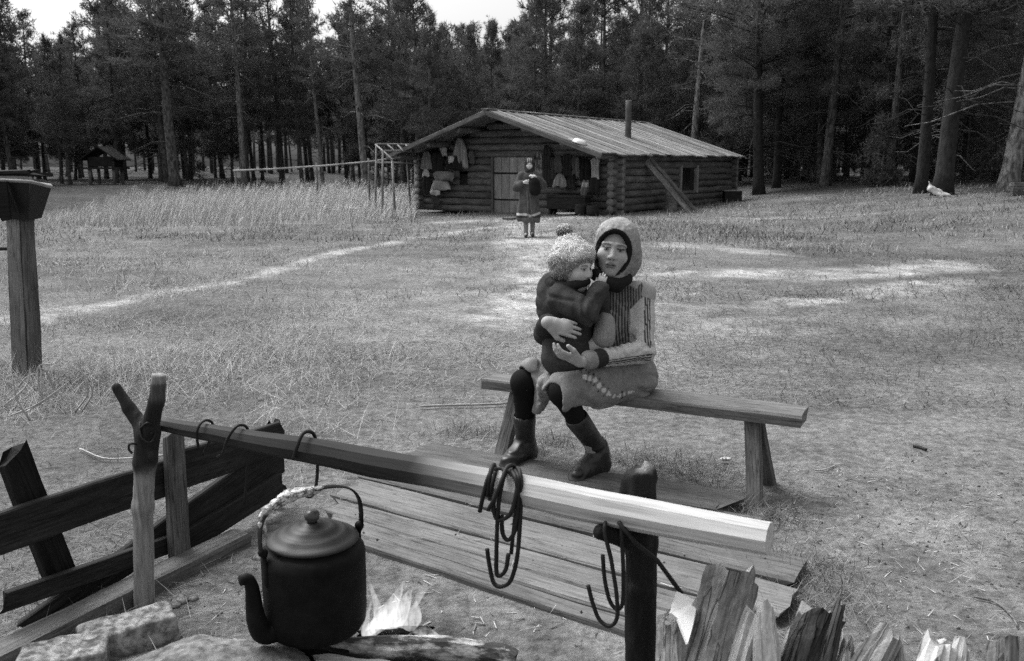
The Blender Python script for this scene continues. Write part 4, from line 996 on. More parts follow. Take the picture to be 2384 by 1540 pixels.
def bar_mat():
    m, n, l, b = _nodes('sooted_crossbar'); tc = n.new('ShaderNodeTexCoord'); sp_ = n.new('ShaderNodeSeparateXYZ'); l.new(tc.outputs['Object'], sp_.inputs[0])
    mp = n.new('ShaderNodeMapping'); mp.inputs['Scale'].default_value = (1.6, 26, 26); l.new(tc.outputs['Object'], mp.inputs[0])
    nz = n.new('ShaderNodeTexNoise'); nz.inputs['Scale'].default_value = 2.0; nz.inputs['Detail'].default_value = 9; l.new(mp.outputs[0], nz.inputs['Vector'])
    n2 = n.new('ShaderNodeTexNoise'); n2.inputs['Scale'].default_value = 7; l.new(tc.outputs['Object'], n2.inputs['Vector'])
    ad = n.new('ShaderNodeMath'); ad.operation = 'MULTIPLY_ADD'; ad.inputs[1].default_value = .22; l.new(n2.outputs[0], ad.inputs[0]); l.new(sp_.outputs[0], ad.inputs[2])
    mr = n.new('ShaderNodeMapRange'); mr.inputs[1].default_value = 0; mr.inputs[2].default_value = 2.2; l.new(ad.outputs[0], mr.inputs[0])
    r = ramp(n, [(0, .40), (.06, .14), (.14, .045), (.40, .020), (.585, .03), (.64, .17), (.71, .32), (.83, .45), (1, .50)]); l.new(mr.outputs[0], r.inputs[0])
    mp2 = n.new('ShaderNodeMapping'); mp2.inputs['Scale'].default_value = (5, 120, 120); l.new(tc.outputs['Object'], mp2.inputs[0]); n3 = n.new('ShaderNodeTexNoise'); n3.inputs['Scale'].default_value = 1; n3.inputs['Detail'].default_value = 6; l.new(mp2.outputs[0], n3.inputs['Vector'])
    av = n.new('ShaderNodeMath'); av.operation = 'MULTIPLY_ADD'; av.inputs[1].default_value = .5; l.new(nz.outputs[0], av.inputs[0]); hv = n.new('ShaderNodeMath'); hv.operation = 'MULTIPLY'; hv.inputs[1].default_value = .5; l.new(n3.outputs[0], hv.inputs[0]); l.new(hv.outputs[0], av.inputs[2])
    r2 = ramp(n, [(.36, .55), (.46, .95), (.64, 1.2)]); l.new(av.outputs[0], r2.inputs[0])
    mx = n.new('ShaderNodeMixRGB'); mx.blend_type = 'MULTIPLY'; mx.inputs[0].default_value = 1; l.new(r.outputs[0], mx.inputs[1]); l.new(r2.outputs[0], mx.inputs[2])
    l.new(mx.outputs[0], b.inputs['Base Color']); b.inputs['Roughness'].default_value = .75; b.inputs['Specular IOR Level'].default_value = .18
    bp = n.new('ShaderNodeBump'); bp.inputs['Strength'].default_value = .35; bp.inputs['Distance'].default_value = .004; l.new(nz.outputs[0], bp.inputs['Height']); l.new(bp.outputs[0], b.inputs['Normal'])
    return m
cb = catmull(bp_, 5)
bar = tube('crossbar', cb, np.interp(np.linspace(0, 1, len(cb)), np.linspace(0, 1, len(br_)), br_).tolist(), bar_mat(), None, 9, .004, 14, 3)
bar.data.polygons.foreach_set('use_smooth', np.zeros(len(bar.data.polygons), bool))
tag(bar, 'hewn wooden crossbar over the fire, sooty with a fresh pale free end', 'bar')
wire = [pt(324, 1000, -.035), pt(345, 985, -.045), pt(362, 1000, -.02), pt(352, 1030, -.045), pt(330, 1020, -.05), pt(326, 985, -.02), pt(340, 978, .03), pt(366, 990, .06), pt(352, 1010, -.04)]
tube('binding_wire', catmull(wire, 6), .004, M_IRON, fork, 5)
tube('nail_hook', catmull([pt(320, 1034, -.03), pt(303, 1034, -.04), pt(300, 1046, -.04), pt(308, 1056, -.04)], 5), .004, M_IRON, fork, 5)
pc = np.array([.335, 2.068]); pz = lambda u, v: P(u, v, pc[1])
s = Soft(); lo_ = pz(1494, 1500); lo_[2] = -.05; lo_[0] = pz(1497, 1540)[0]
s.cap(lo_, pz(1492, 1260), .039, .0385, .02).cap(pz(1492, 1260), pz(1492, 1108), .038, .036, .02).cap(pz(1474, 1130), pz(1466, 1088), .018, .014, .012).cap(pz(1514, 1112), pz(1512, 1082), .016, .010, .012)
s.cap(pz(1462, 1120) + [-.006, 0, 0], pz(1450, 1180) + [-.006, 0, 0], .012, .010, .008)
s.cap(pz(1480, 1250) + [0, -.035, 0], pz(1395, 1220) + [0, -.05, 0], .026, .019, .02)
s.ell(pz(1480, 1360) + [0, -.03, 0], (.018, .02, .016), .015).ell(pz(1510, 1368) + [0, -.028, 0], (.014, .018, .014), .012)
s.box(pz(1514, 1066) + [0, 0, .01], (.05, .08, .022), 0, .006, '', np.array(Matrix.Rotation(.5, 3, 'Y'))).cut(); s.box(pz(1462, 1070) + [0, 0, .0], (.02, .08, .03), 0, .006, '', np.array(Matrix.Rotation(-.35, 3, 'Y'))).cut(); s.box(pz(1496, 1082) + [0, 0, .02], (.006, .05, .03), 0, .004, '', np.array(Matrix.Rotation(.15, 3, 'Y'))).cut()
charp = thing('charred_post', 'thick charred upright post whose stub branch props the pale end of the crossbar', 'post', (pc[0], pc[1], 0))
soft_obj('shaft', s, .006, mat('charred_bark', .4, 1.8, (30, 30, 6), 1.6, 9, .75, 1.0, .012, attr=True, spec=.25), charp, lambda X: .004 * fbm(X * [1, 1, .3], 55, 3, 5), lambda v: .009 + .16 * sst(v[:, 2] + .012 * fbm(v, 60, 2, 1), .725, .745))

# ------------------------------------------------------------------ iron hooks
def hook(label, pxs, r, cat='hook', group='iron hooks on the crossbar', n=6):
    """pxs: (u, v, offset from the bar's plane towards the camera)"""
    pts = catmull([onbar(u, v, o) for u, v, o in pxs], 7)
    return tag(tube('pot_hook', pts, r, M_IRON, None, n, .0006, 60, 3), label, cat, group)
hook('small wire hook over the crossbar nearest the forked post', [(462, 1042, .02), (458, 1012, .04), (466, 988, .032), (480, 979, 0), (494, 986, -.03), (494, 1012, -.038), (472, 1060, -.03)], .0045)
hook('wire hook with its tip turned up, second along the bar from the forked post', [(506, 1064, .01), (518, 1056, .035), (530, 1022, .044), (548, 996, .03), (562, 990, 0), (576, 998, -.034), (578, 1030, -.04), (574, 1110, -.03), (569, 1173, -.02)], .0045)
hook('iron hook from which the kettle hangs', [(683, 1069, .042), (692, 1040, .048), (704, 1012, .03), (718, 1005, 0), (732, 1014, -.03), (739, 1050, -.046), (739, 1090, -.03), (736, 1130, 0), (728, 1152, .01), (717, 1157, .012), (708, 1148, .012)], .0055)
B = 'in the bundle over the bar'
hook('largest iron hook ' + B + ', hanging lowest', [(1134, 1278, .05), (1140, 1320, .05), (1150, 1358, .05), (1168, 1366, .05), (1190, 1350, .05), (1205, 1290, .05), (1212, 1190, .04), (1213, 1120, .03), (1206, 1092, .0), (1190, 1100, -.045), (1186, 1140, -.046)], .0056)
hook('straight iron hook ' + B + ', its tip turned up', [(1184, 1290, .062), (1178, 1325, .062), (1166, 1340, .062), (1156, 1334, .062), (1156, 1280, .06), (1160, 1180, .055), (1170, 1122, .05), (1176, 1098, .02), (1164, 1092, -.02), (1150, 1102, -.046)], .0056)
hook('short iron hook ' + B + ', with a shallow U bend', [(1150, 1160, .056), (1150, 1190, .056), (1158, 1210, .056), (1176, 1208, .056), (1192, 1190, .056), (1202, 1150, .05), (1206, 1110, .03), (1192, 1094, -.01), (1178, 1102, -.046)], .0056)
hook('iron hook ' + B + ', with a deeper U bend inside the largest', [(1168, 1200, .048), (1170, 1240, .048), (1180, 1257, .048), (1192, 1250, .048), (1202, 1220, .048), (1206, 1160, .046), (1200, 1112, .04), (1184, 1096, .0), (1168, 1104, -.046)], .0056)
hook('iron hook ' + B + ', its loose tail pointing down', [(1117, 1192, .05), (1126, 1150, .054), (1138, 1110, .046), (1150, 1094, .02), (1162, 1096, -.02), (1168, 1110, -.045), (1160, 1160, -.045)], .0056)
hook('iron hook ' + B + ', its tail crossing another', [(1136, 1188, .064), (1152, 1160, .066), (1168, 1120, .056), (1178, 1092, .03), (1192, 1084, 0), (1204, 1096, -.03), (1206, 1130, -.046), (1190, 1290, -.03)], .0056)
hook('thin wire loop ' + B + ', wound tight round the wood', [(1134, 1156, .05), (1140, 1112, .047), (1146, 1086, .02), (1152, 1086, -.02), (1150, 1120, -.046), (1146, 1150, -.02), (1140, 1162, .03), (1146, 1130, .05), (1154, 1098, .038)], .0055)
hook('iron hook with a wide open bend hanging under the stub of the charred post', [(1369, 1363, .055), (1380, 1405, .055), (1396, 1444, .055), (1420, 1458, .055), (1436, 1440, .055), (1436, 1390, .055), (1424, 1310, .055), (1408, 1240, .05), (1412, 1212, .03), (1420, 1206, -.01)], .005)
hook('narrower iron hook hanging behind the wide one at the charred post', [(1403, 1292, .03), (1408, 1350, .03), (1420, 1400, .03), (1438, 1419, .03), (1450, 1400, .03), (1451, 1320, .03), (1447, 1250, .03), (1447, 1215, .02)], .005)
tag(tube('iron_rod', [P(1440, 1216, 1.985), P(1480, 1265, 1.99), P(1530, 1305, 2.0), P(1588, 1384, 1.98)], .0055, M_IRON, None, 6), 'straight iron rod leaning from the charred post down to the firewood', 'rod')

# ------------------------------------------------------------------ kettle
KX, KY, KZ = -.57, 2.43, .118
KS = 1.075
ket = thing('kettle', 'big soot black kettle hanging over the fire', 'kettle', (KX, KY, KZ))
KM = WM[ket.name]
ke = np.array([.76, .62, 0]); ke /= np.linalg.norm(ke); kn = np.array([-ke[1], ke[0], 0])
v, f = lathe_arrays([(.02, 0), (.110, 0), (.122, .006), (.133, .025), (.136, .06), (.137, .15), (.1365, .205), (.137, .209), (.1365, .214), (.134, .228), (.124, .240), (.112, .245), (.1105, .252)], 56)
v[:, :2] *= (1 + .009 * fbm(v, 9, 2, 3))[:, None]; v *= KS
link('body', new_mesh('kettle_body', v, f, True, [M_SOOT]), ket, KM)
v, f = lathe_arrays([(.118, .252), (.1215, .256), (.119, .261), (.108, .266), (.096, .270), (.092, .276), (.080, .280), (.066, .283), (.062, .289), (.048, .293), (.030, .297), (.026, .303), (.010, .305)], 56)
v *= KS
lid = link('lid', new_mesh('kettle_lid', v, f, True, [mat('dusty_lid', .004, .018, (1, 1, 1), 12, 6, .5, .2, .002, spec=.5)]), ket, KM)
v, f = lathe_arrays([(.010, .303), (.013, .306), (.019, .313), (.021, .322), (.018, .331), (.010, .336), (.002, .337)], 24)
v *= KS
link('knob', new_mesh('kettle_knob', v, f, True, [mat('turned_knob', .03, .12, (3, 3, 12), 6, 6, .35, .2, .001, spec=.5)]), lid, KM)
kc = np.array([KX, KY, KZ])
sp_ = catmull([kc - ke * .105 + [0, 0, .040], kc - ke * .158 + [0, 0, .040], kc - ke * .180 + [0, 0, .085], kc - ke * .185 + [0, 0, .145], kc - ke * .189 + [0, 0, .190], kc - ke * .200 + [0, 0, .212], kc - ke * .220 + [0, 0, .214]], 6)
tube('spout', sp_, [.036, .034, .029, .0235, .020, .017, .0155, .0145], M_SOOT, ket, 16, .0012, 30)
v, f = tube_arrays(sp_[:3], [.042, .036], 14); 
for sgn, nm in ((1, 'ear'), (-1, 'ear')):
    s = Soft(); e0 = kc + ke * sgn * .145 + [0, 0, .220]
    s.cap(e0 + [0, 0, -.035], e0 + ke * sgn * .004 + [0, 0, .045], .017, .012, .008, '', (ke, .35)); s.ell(e0 + ke * sgn * .006 + [0, 0, .055], (.014, .014, .014), .008)
    soft_obj(nm, s, .004, M_SOOT, ket)
hp = []
for t in np.linspace(0, 1, 25):
    a = math.pi * t; ca = math.copysign(abs(math.cos(a)) ** .75, math.cos(a)); r_ = .157 + .008 * math.sin(a); z_ = .268 + .152 * math.sin(a) ** .62
    hp.append(kc + ke * r_ * ca * (1 + .06 * math.sin(a)) + [0, 0, z_])
hd = tube('handle', np.array(hp), .0135, M_IRON, ket, 10, flat=(1.0, .24), ndir=kn)
wp = np.array(hp)[11:21]; 
wv, wf = tube_arrays(catmull(wp, 4), [.008, .015, .018, .017, .015, .016, .013, .015, .010, .006], 14)
wv = wv + (.008 * np.stack([vn(wv, 27, 1), vn(wv, 27, 2), vn(wv, 27, 3)], -1)) + .003 * np.stack([vn(wv, 150, 4), vn(wv, 150, 5), vn(wv, 150, 6)], -1)
c0 = wv.mean(0); o = link('handle_wrap', new_mesh('handle_wrap', wv - c0, wf, False, [M_FOIL]), ket, Matrix.Translation(Vector(c0)))
o['label'] = 'crumpled white wrapping round the top of the kettle handle'
vv = []
s = Soft(); e0 = hp[20]; s.ell(e0 + [0, 0, -.01], (.012, .010, .014), .01); s.ell(e0 + [.005, 0, -.03], (.006, .006, .012), .01)
soft_obj('wrap_tail', s, .004, M_FOIL, ket, lambda X: .003 * fbm(X, 120, 2, 3))

# ------------------------------------------------------------------ fire: logs, flames, embers, ash
def log_px(name, label, u0, v0, u1, v1, z0, z1, r, m, seed, cat='log', group='logs in the fire', n=12):
    a, b = G(u0, v0, z0), G(u1, v1, z1); L = np.linalg.norm(b - a); M = frame(a, b - a)
    pts = np.stack([np.linspace(0, L, 12), .008 * np.sin(np.linspace(0, 5, 12) + seed), .006 * np.cos(np.linspace(0, 4, 12) + seed)], -1)
    v, f = tube_arrays(pts, [r * .85, r, r * .95, r * .8], n); rg = np.random.default_rng(seed + 50)
    v[:, 1:] += .010 * np.stack([fbm(v * [.5, 1, 1], 34, 3, seed), fbm(v * [.5, 1, 1] + 7, 34, 3, seed)], -1)
    v[:n, 0] += rg.uniform(-.03, .02, n); v[-n:, 0] += rg.uniform(-.02, .035, n)
    return tag(link(name, new_mesh(name, v, f, False, [m]), None, M), label, cat, group)
log_px('fire_log', 'thick ashy log lying in front of the flames with a white burnt end', 775, 1505, 1185, 1528, .035, .03, .040, M_ASHLOG, 4)
log_px('fire_log', 'pale split log poking out of the fire under the thick ashy log', 740, 1552, 985, 1560, .03, .02, .030, M_SPLITPALE, 7)
log_px('fire_log', 'short charred stub behind the ashy log at the root of the flames', 850, 1470, 990, 1478, .02, .02, .020, M_CHAR, 9)
log_px('fire_log', 'charred log end directly under the kettle', 640, 1515, 790, 1530, .02, .03, .032, M_CHAR, 11)
s = Soft(); s.ell((-.86, 2.27, .0), (.25, .20, .135), .03).ell((-.70, 2.32, .0), (.16, .13, .10), .05).ell((-1.02, 2.20, .0), (.18, .14, .09), .05)
o = soft_obj('clay_mound', s, .0065, mat('burnt_clay', .08, .36, (1, 1, 1), 34, 12, .95, .9, .006, stains=(6, .5)), None, lambda X: .016 * fbm(X, 9, 2, 4) + .010 * fbm(X, 30, 4, 5)); tag(o, 'rough mound of ash and burnt clay beside the kettle', kind='stuff')
s = Soft(); rg = np.random.default_rng(3)
for k in range(46):
    u_ = rg.uniform(640, 900); c = G(u_, 1478 + (u_ - 640) * .23 + rg.normal(0, 9), .012); s.ell(c + [0, 0, rg.uniform(0, .012)], rg.uniform(.006, .014, 3), .004)
o = soft_obj('embers', s, .0035, mat('ash_flakes', .02, .75, (1, 1, 1), 42, 3, .9, .3, .002, contrast=(.44, .58)), None, lambda X: .003 * fbm(X, 130, 2, 2)); tag(o, 'white ash flakes and charred bits under the kettle', kind='stuff')
def flame_mat():
    m = bpy.data.materials.new('flame'); m.use_nodes = True; n = m.node_tree.nodes; l = m.node_tree.links; n.clear()
    out = n.new('ShaderNodeOutputMaterial'); em = n.new('ShaderNodeEmission'); tr = n.new('ShaderNodeBsdfTransparent'); mx = n.new('ShaderNodeMixShader')
    at = n.new('ShaderNodeAttribute'); at.attribute_name = 'Col'; tc = n.new('ShaderNodeTexCoord'); mp = n.new('ShaderNodeMapping'); mp.inputs['Scale'].default_value = (26, 26, 9)
    nz = n.new('ShaderNodeTexNoise'); nz.inputs['Scale'].default_value = 1.6; nz.inputs['Detail'].default_value = 4
    lw = n.new('ShaderNodeLayerWeight'); lw.inputs['Blend'].default_value = .35
    l.new(tc.outputs['Object'], mp.inputs[0]); l.new(mp.outputs[0], nz.inputs['Vector'])
    r = ramp(n, [(.36, .0), (.70, .85)]); l.new(nz.outputs[0], r.inputs[0])
    m1 = n.new('ShaderNodeMath'); m1.operation = 'MULTIPLY'; l.new(r.outputs[0], m1.inputs[0]); l.new(at.outputs['Fac'], m1.inputs[1])
    iv = n.new('ShaderNodeMath'); iv.operation = 'SUBTRACT'; iv.inputs[0].default_value = 1; l.new(lw.outputs['Facing'], iv.inputs[1])
    m2 = n.new('ShaderNodeMath'); m2.operation = 'MULTIPLY'; l.new(m1.outputs[0], m2.inputs[0]); l.new(iv.outputs[0], m2.inputs[1])
    em.inputs[0].default_value = (1, 1, 1, 1); em.inputs[1].default_value = .75
    l.new(m2.outputs[0], mx.inputs[0]); l.new(tr.outputs[0], mx.inputs[1]); l.new(em.outputs[0], mx.inputs[2]); l.new(mx.outputs[0], out.inputs[0]); return m
MF = flame_mat()
fire = thing('campfire_flames', 'pale leaping flames between the kettle and the ashy log', 'flames', G(905, 1478, .02))
fy = G(905, 1478, .02)[1]
TG = [((870, 1478), (905, 1420), (945, 1350), .026, .9), ((900, 1480), (930, 1430), (960, 1365), .030, 1.0), ((862, 1478), (878, 1430), (856, 1340), .016, .55), ((925, 1480), (960, 1440), (968, 1400), .030, .8),
      ((852, 1484), (880, 1450), (905, 1410), .022, 1.0), ((950, 1485), (985, 1470), (1025, 1480), .016, .45), ((890, 1478), (915, 1440), (922, 1390), .026, 1.0), ((962, 1420), (990, 1368), (1012, 1358), .012, .35),
      ((868, 1486), (850, 1470), (862, 1400), .014, .6)]
for k, (p0, p1, p2, r_, amt) in enumerate(TG):
    dy = .02 * math.sin(k * 2.3); pts = catmull([P(*p0, fy + dy), P(*p1, fy + dy * .6), P(*p2, fy)], 9)
    v, f = tube_arrays(pts, [r_ * .6, r_, r_ * .95, r_ * .55, .002], 12, flat=(1, .55))
    v = v + .007 * np.stack([fbm(v, 22, 2, k), fbm(v, 22, 2, k + 9), 0 * v[:, 0]], -1)
    h = (v[:, 2] - v[:, 2].min()) / np.ptp(v[:, 2]); c0 = v.mean(0)
    link('flame', new_mesh('flame', v - c0, f, True, [MF], cols=amt * (1 - .75 * h ** 1.4) * sst(h, -.05, .12)), fire, Matrix.Translation(Vector(c0)))

# ------------------------------------------------------------------ split firewood heaped by the charred post
def billet(label, u0, v0, Y0, u1, v1, Y1, wid, dep, m, seed, point=0.0, jag=.05, bark=None, roll=0.0, nseg=12, name='firewood_billet'):
    """a split billet from its hidden foot to a torn, splintered top"""
    a, b = P(u0, v0, Y0), P(u1, v1, Y1); L = np.linalg.norm(b - a); M = frame(a, b - a, (math.sin(roll), -math.cos(roll), .2)); rg = np.random.default_rng(seed + 200)
    n = 22; an = np.arange(n) * 2 * np.pi / n; rr_ = 1 / np.maximum(np.abs(np.cos(an)) ** 1.6 + np.abs(np.sin(an)) ** 1.6, .3) ** (1 / 1.6); rr_ *= 1 + .22 * rg.normal(0, 1, n) * .6
    V = []; top = rg.uniform(-.5, .35, n) * jag * .6 + wid * .16 * np.cos(an - seed * 1.9) + jag * .35 * np.sin(an * 3 + seed)
    for i in range(nseg + 1):
        t = i / nseg; k = 1 - point * max(0, (t - .55) / .45) ** 1.3
        x = np.full(n, t * L) + (top * max(0, (t - .6) / .4)); q = np.stack([x, np.cos(an) * rr_ * wid * .5 * k, np.sin(an) * rr_ * dep * .5 * 1.0], -1)
        q[:, 1:] += .15 * wid * np.stack([fbm(q * [2.5, 12, 12], 4, 4, seed), fbm(q * [2.5, 12, 12] + 3, 4, 4, seed)], -1); V.append(q)
    F = [(i * n + j, i * n + (j + 1) % n, (i + 1) * n + (j + 1) % n, (i + 1) * n + j) for i in range(nseg) for j in range(n)] + [tuple(range(n - 1, -1, -1))]
    c_ = len(V) * n; V = np.vstack(V + [np.array([[L - jag * .2, 0, 0]])]); F += [(nseg * n + j, nseg * n + (j + 1) % n, c_) for j in range(n)]
    mats = [m, bark or m]; fm = [(1 if bark and math.sin(an[k % n] + .6) > .25 else 0) if k < nseg * n else 0 for k in range(len(F))]
    return tag(link(name, new_mesh(name, V, F, False, mats, fm), None, M), label, 'firewood', 'split firewood heaped by the charred post')
billet('tallest splintered slab of firewood beside the charred post', 1628, 1640, 1.86, 1712, 1338, 1.96, .118, .08, M_SPLIT, 1, .12, .05)
billet('grey sawn block of firewood directly against the charred post', 1566, 1640, 1.9, 1574, 1432, 1.94, .078, .07, M_SPLIT, 2, 0, .012)
billet('smooth round stick of firewood between the tallest slab and the pale pointed one', 1700, 1640, 1.82, 1760, 1428, 1.90, .056, .055, M_SPLITPALE, 3, .12, .012)
billet('pale pointed billet with a fresh white tip', 1790, 1640, 1.8, 1782, 1412, 1.88, .064, .055, M_SPLITPALE, 4, .6, .02)
billet('broad bark covered billet leaning out beyond the pale pointed one', 1836, 1640, 1.82, 1912, 1426, 1.92, .120, .09, M_SPLIT, 5, .02, .03, M_BARKDARK, .5)
billet('dark slanting stick lying against the broad bark covered billet', 1895, 1640, 1.80, 1956, 1405, 1.90, .040, .04, M_BARKDARK, 6, .5, .03)
billet('low torn sliver of firewood standing past the broad billet', 1975, 1640, 1.78, 2066, 1480, 1.86, .075, .055, M_SPLIT, 7, .25, .025)
billet('short forked splinter leaning at the low torn sliver', 2110, 1640, 1.8, 2090, 1484, 1.86, .026, .02, M_SPLITPALE, 8, .8, .02)
billet('small broken splinter low between broad billet and torn sliver', 1960, 1640, 1.8, 1972, 1494, 1.86, .045, .03, M_SPLIT, 12, .6, .04)
billet('curled white birch billet low beside the round grey log', 2150, 1650, 1.78, 2190, 1496, 1.86, .085, .05, M_SPLITPALE, 9, .1, .03, mat('birch_bark', .06, .55, (3, 8, 8), 2.5, 5, .7, .4, .003, contrast=(.40, .48)), .3)
billet('thin strip of birch wood behind the curled white billet', 2215, 1650, 1.78, 2240, 1500, 1.87, .045, .02, M_SPLITPALE, 10, .2, .02)
billet('round grey log end, outermost in the firewood heap', 2350, 1680, 1.72, 2352, 1488, 1.78, .085, .085, M_GREYWOOD, 11, .1, .008)
cv = np.array([P(1576, 1377, 1.965), P(1625, 1400, 1.955), P(1612, 1462, 1.86), P(1601, 1499, 1.80), P(1578, 1440, 1.88), P(1562, 1427, 1.90)]); nrm = np.array([.1, -.75, .6]) * .012
V = np.vstack([cv, cv - nrm * 1.2]); F = [(0, 5, 4, 3, 2, 1), (6, 7, 8, 9, 10, 11)] + [(i, (i + 1) % 6, 6 + (i + 1) % 6, 6 + i) for i in range(6)]; c0 = V.mean(0)
tag(link('wood_chip', new_mesh('wood_chip', V - c0, F, False, [mat('white_chip', .66, .82, (30, 30, 3), 1, 5, .7, .3, .002)]), None, Matrix.Translation(Vector(c0))), 'flat white wedge of wood at the tip of the iron rod', 'wood chip')
# twigs and straws that stand out on the ground
def twig(label, pxs, r, m, z=.012, cat='twig', group=None):
    pts = catmull([G(u, v, z) for u, v in pxs], 5); pts[:, 2] += height(pts[:, 0], pts[:, 1])
    return tag(tube('twig', pts, r, m, None, 5, .001), label, cat, group)
twig('long thin pale stick lying in the grass by the end of the bench', [(978, 946), (1080, 944), (1186, 936)], .007, M_SPLITPALE, .02)
twig('thin pale bent stalk on the grass behind the forked post', [(186, 1048), (240, 1064), (320, 1066), (382, 1060)], .0045, M_SPLITPALE, .02)
MT = [((1098, 1435), (1125, 1440)), ((1118, 1435), (1128, 1452)), ((1095, 1447), (1128, 1452)), ((1108, 1452), (1104, 1465)), ((1150, 1447), (1156, 1462))]
for k, (a_, b_) in enumerate(MT): twig('tiny white splinter in the knot of splinters on the trodden sand', [a_, ((a_[0] + b_[0]) / 2, (a_[1] + b_[1]) / 2), b_], .0022, M_SPLITPALE, .006, 'splinter', 'splinters on the sand')
twig('white splinter lying between charred post and firewood', [(1538, 1358), (1562, 1366), (1588, 1371)], .004, M_SPLITPALE, .04, 'splinter')
twig('bent dry stem lying on the bare soil past the firewood', [(2268, 1392), (2318, 1405), (2356, 1440), (2368, 1465)], .004, M_GREYWOOD, .01)
twig('short dark stick on the bare soil past the end of the planks', [(2126, 1040), (2140, 1043), (2156, 1050)], .008, M_BARKDARK, .01)
twig('pale straw on the bare ground beyond the bench legs', [(1896, 1096), (1920, 1092), (1944, 1084)], .004, M_SPLITPALE, .01)
s = Soft(); c = G(1690, 1069, .02); s.ell(c, (.03, .016, .010)); tag(soft_obj('pale_chip', s, .004, M_FOIL), 'small white scrap in the grass beside the bench legs', 'scrap')
def crumbs():
    """clods, cinders and small stones on the trodden soil"""
    rng = np.random.default_rng(88); n = 14000; x = rng.uniform(-1.6, 3.2, n); y = rng.uniform(1.9, 4.8, n); k = (rng.random(n) < dirt(x, y) ** 1.5) & ~(in_planks(x, y) & (rng.random(n) < .93)); x, y = x[k], y[k]; n = len(x)
    oc = np.array([(1, 0, 0), (0, 1, 0), (-1, 0, 0), (0, -1, 0), (0, 0, 1), (0, 0, -1)], float); f8 = np.array([(0, 1, 4), (1, 2, 4), (2, 3, 4), (3, 0, 4), (1, 0, 5), (2, 1, 5), (3, 2, 5), (0, 3, 5)])
    r = .0018 + .006 * rng.random(n) ** 4; c = np.stack([x, y, height(x, y) + r * .3 + np.where(in_planks(x, y), .045, 0)], -1)
    V = c[:, None] + oc[None] * r[:, None, None] * rng.uniform(.5, 1.2, (n, 6, 1)) + rng.normal(0, .15, (n, 6, 3)) * r[:, None, None]
    tag(link('soil_crumbs', new_mesh('soil_crumbs', V.reshape(-1, 3), (np.arange(n)[:, None, None] * 6 + f8[None]).reshape(-1, 3), False, [M_GRASSV], cols=np.repeat(np.where(rng.random(n) < .3, .06, rng.uniform(.10, .30, n)), 6))), 'crumbs of soil and cinders on the trodden ground', kind='stuff')
crumbs()
def litter():
    rng = np.random.default_rng(66); n = 2600; x = rng.uniform(-1.0, 2.9, n); y = rng.uniform(1.9, 4.6, n)
    k = (dirt(x, y) > .35) & (rng.random(n) < .5 + .3 * (x > 1)); x, y = x[k], y[k]; n = len(x)
    blades('ground_litter', x, y, rng.uniform(.012, .06, n), rng.uniform(.002, .006, n), np.full(n, 1.5), np.where(rng.random(n) < .45, .05, .42) * rng.uniform(.7, 1.2, n), seed=67, curl=.05, label='chips, crumbs and dry stems strewn over the trodden soil', zoff=.006)
    rng = np.random.default_rng(68); n = 700; t = rng.random(n); x = -.9 + 2.4 * t + rng.normal(0, .5, n); y = 4.3 - 1.1 * t + rng.normal(0, .5, n)
    k = in_planks(x, y); x, y = x[k], y[k]; n = len(x)
    blades('plank_litter', x, y, rng.uniform(.02, .10, n), rng.uniform(.0016, .003, n), np.full(n, 1.52), rng.uniform(.1, .42, n), seed=69, curl=.03, label='straws strewn over the planks', zoff=.044)
    # dark rank grass round the plank ends
    rng = np.random.default_rng(70); n = 3600; cs = np.array([G(1900, 1395)[:2], G(1860, 1330)[:2], G(1640, 1100)[:2], G(1500, 1075)[:2], G(1300, 1035)[:2], G(1100, 1010)[:2], G(1760, 1210)[:2]])
    i = rng.integers(0, len(cs), n); p = cs[i] + rng.normal(0, 1, (n, 2)) * [.13, .09]
    blades('rank_grass', p[:, 0], p[:, 1], rng.uniform(.05, .13, n), np.full(n, .003), np.abs(rng.normal(1.0, .35, n)), rng.uniform(.05, .24, n), seed=71, curl=.6, label='darker rank grass tangled round the plank ends')
litter()

# ------------------------------------------------------------------ bench
BL, BR, BZ = np.array([-.142, 4.36, .40]), np.array([1.235, 3.70, .40]), .40
bd = (BR - BL) / np.linalg.norm(BR - BL); bnv = np.array([-bd[1], bd[0], 0])       # bnv points away from the camera
bench = thing('plank_bench', 'long low bench made of a thick plank on splayed legs', 'bench', ((BL + BR) / 2 * [1, 1, 0]))
board('seat', BL + bnv * .06 - [0, 0, .025], BR + bnv * .06 - [0, 0, .025], .20, .05, M_BENCH, bench, (0, 0, 1), 31, .006, .004, 20, (.8, 1))
for t, sg in ((.86, 1), (.12, -1)):
    for side in (-1, 1):
        top = BL + (BR - BL) * t + bnv * (.06 + side * .035) - [0, 0, .045]; ft = top + bd * sg * .055 + bnv * side * .12; ft[2] = gz(ft[0], ft[1]) - .02
        board('leg', ft, top, .065, .05, M_GREYWOOD, bench, (-bnv[0], -bnv[1], 0), int(t * 50) + side, .004, .004, 6)
    m0 = BL + (BR - BL) * t + bnv * .06 + bd * sg * .022; m0[2] = .22
    board('crosspiece', m0 - bnv * .075, m0 + bnv * .075, .05, .02, M_GREYWOOD, bench, tuple(bd), 4, .003, .003, 4)

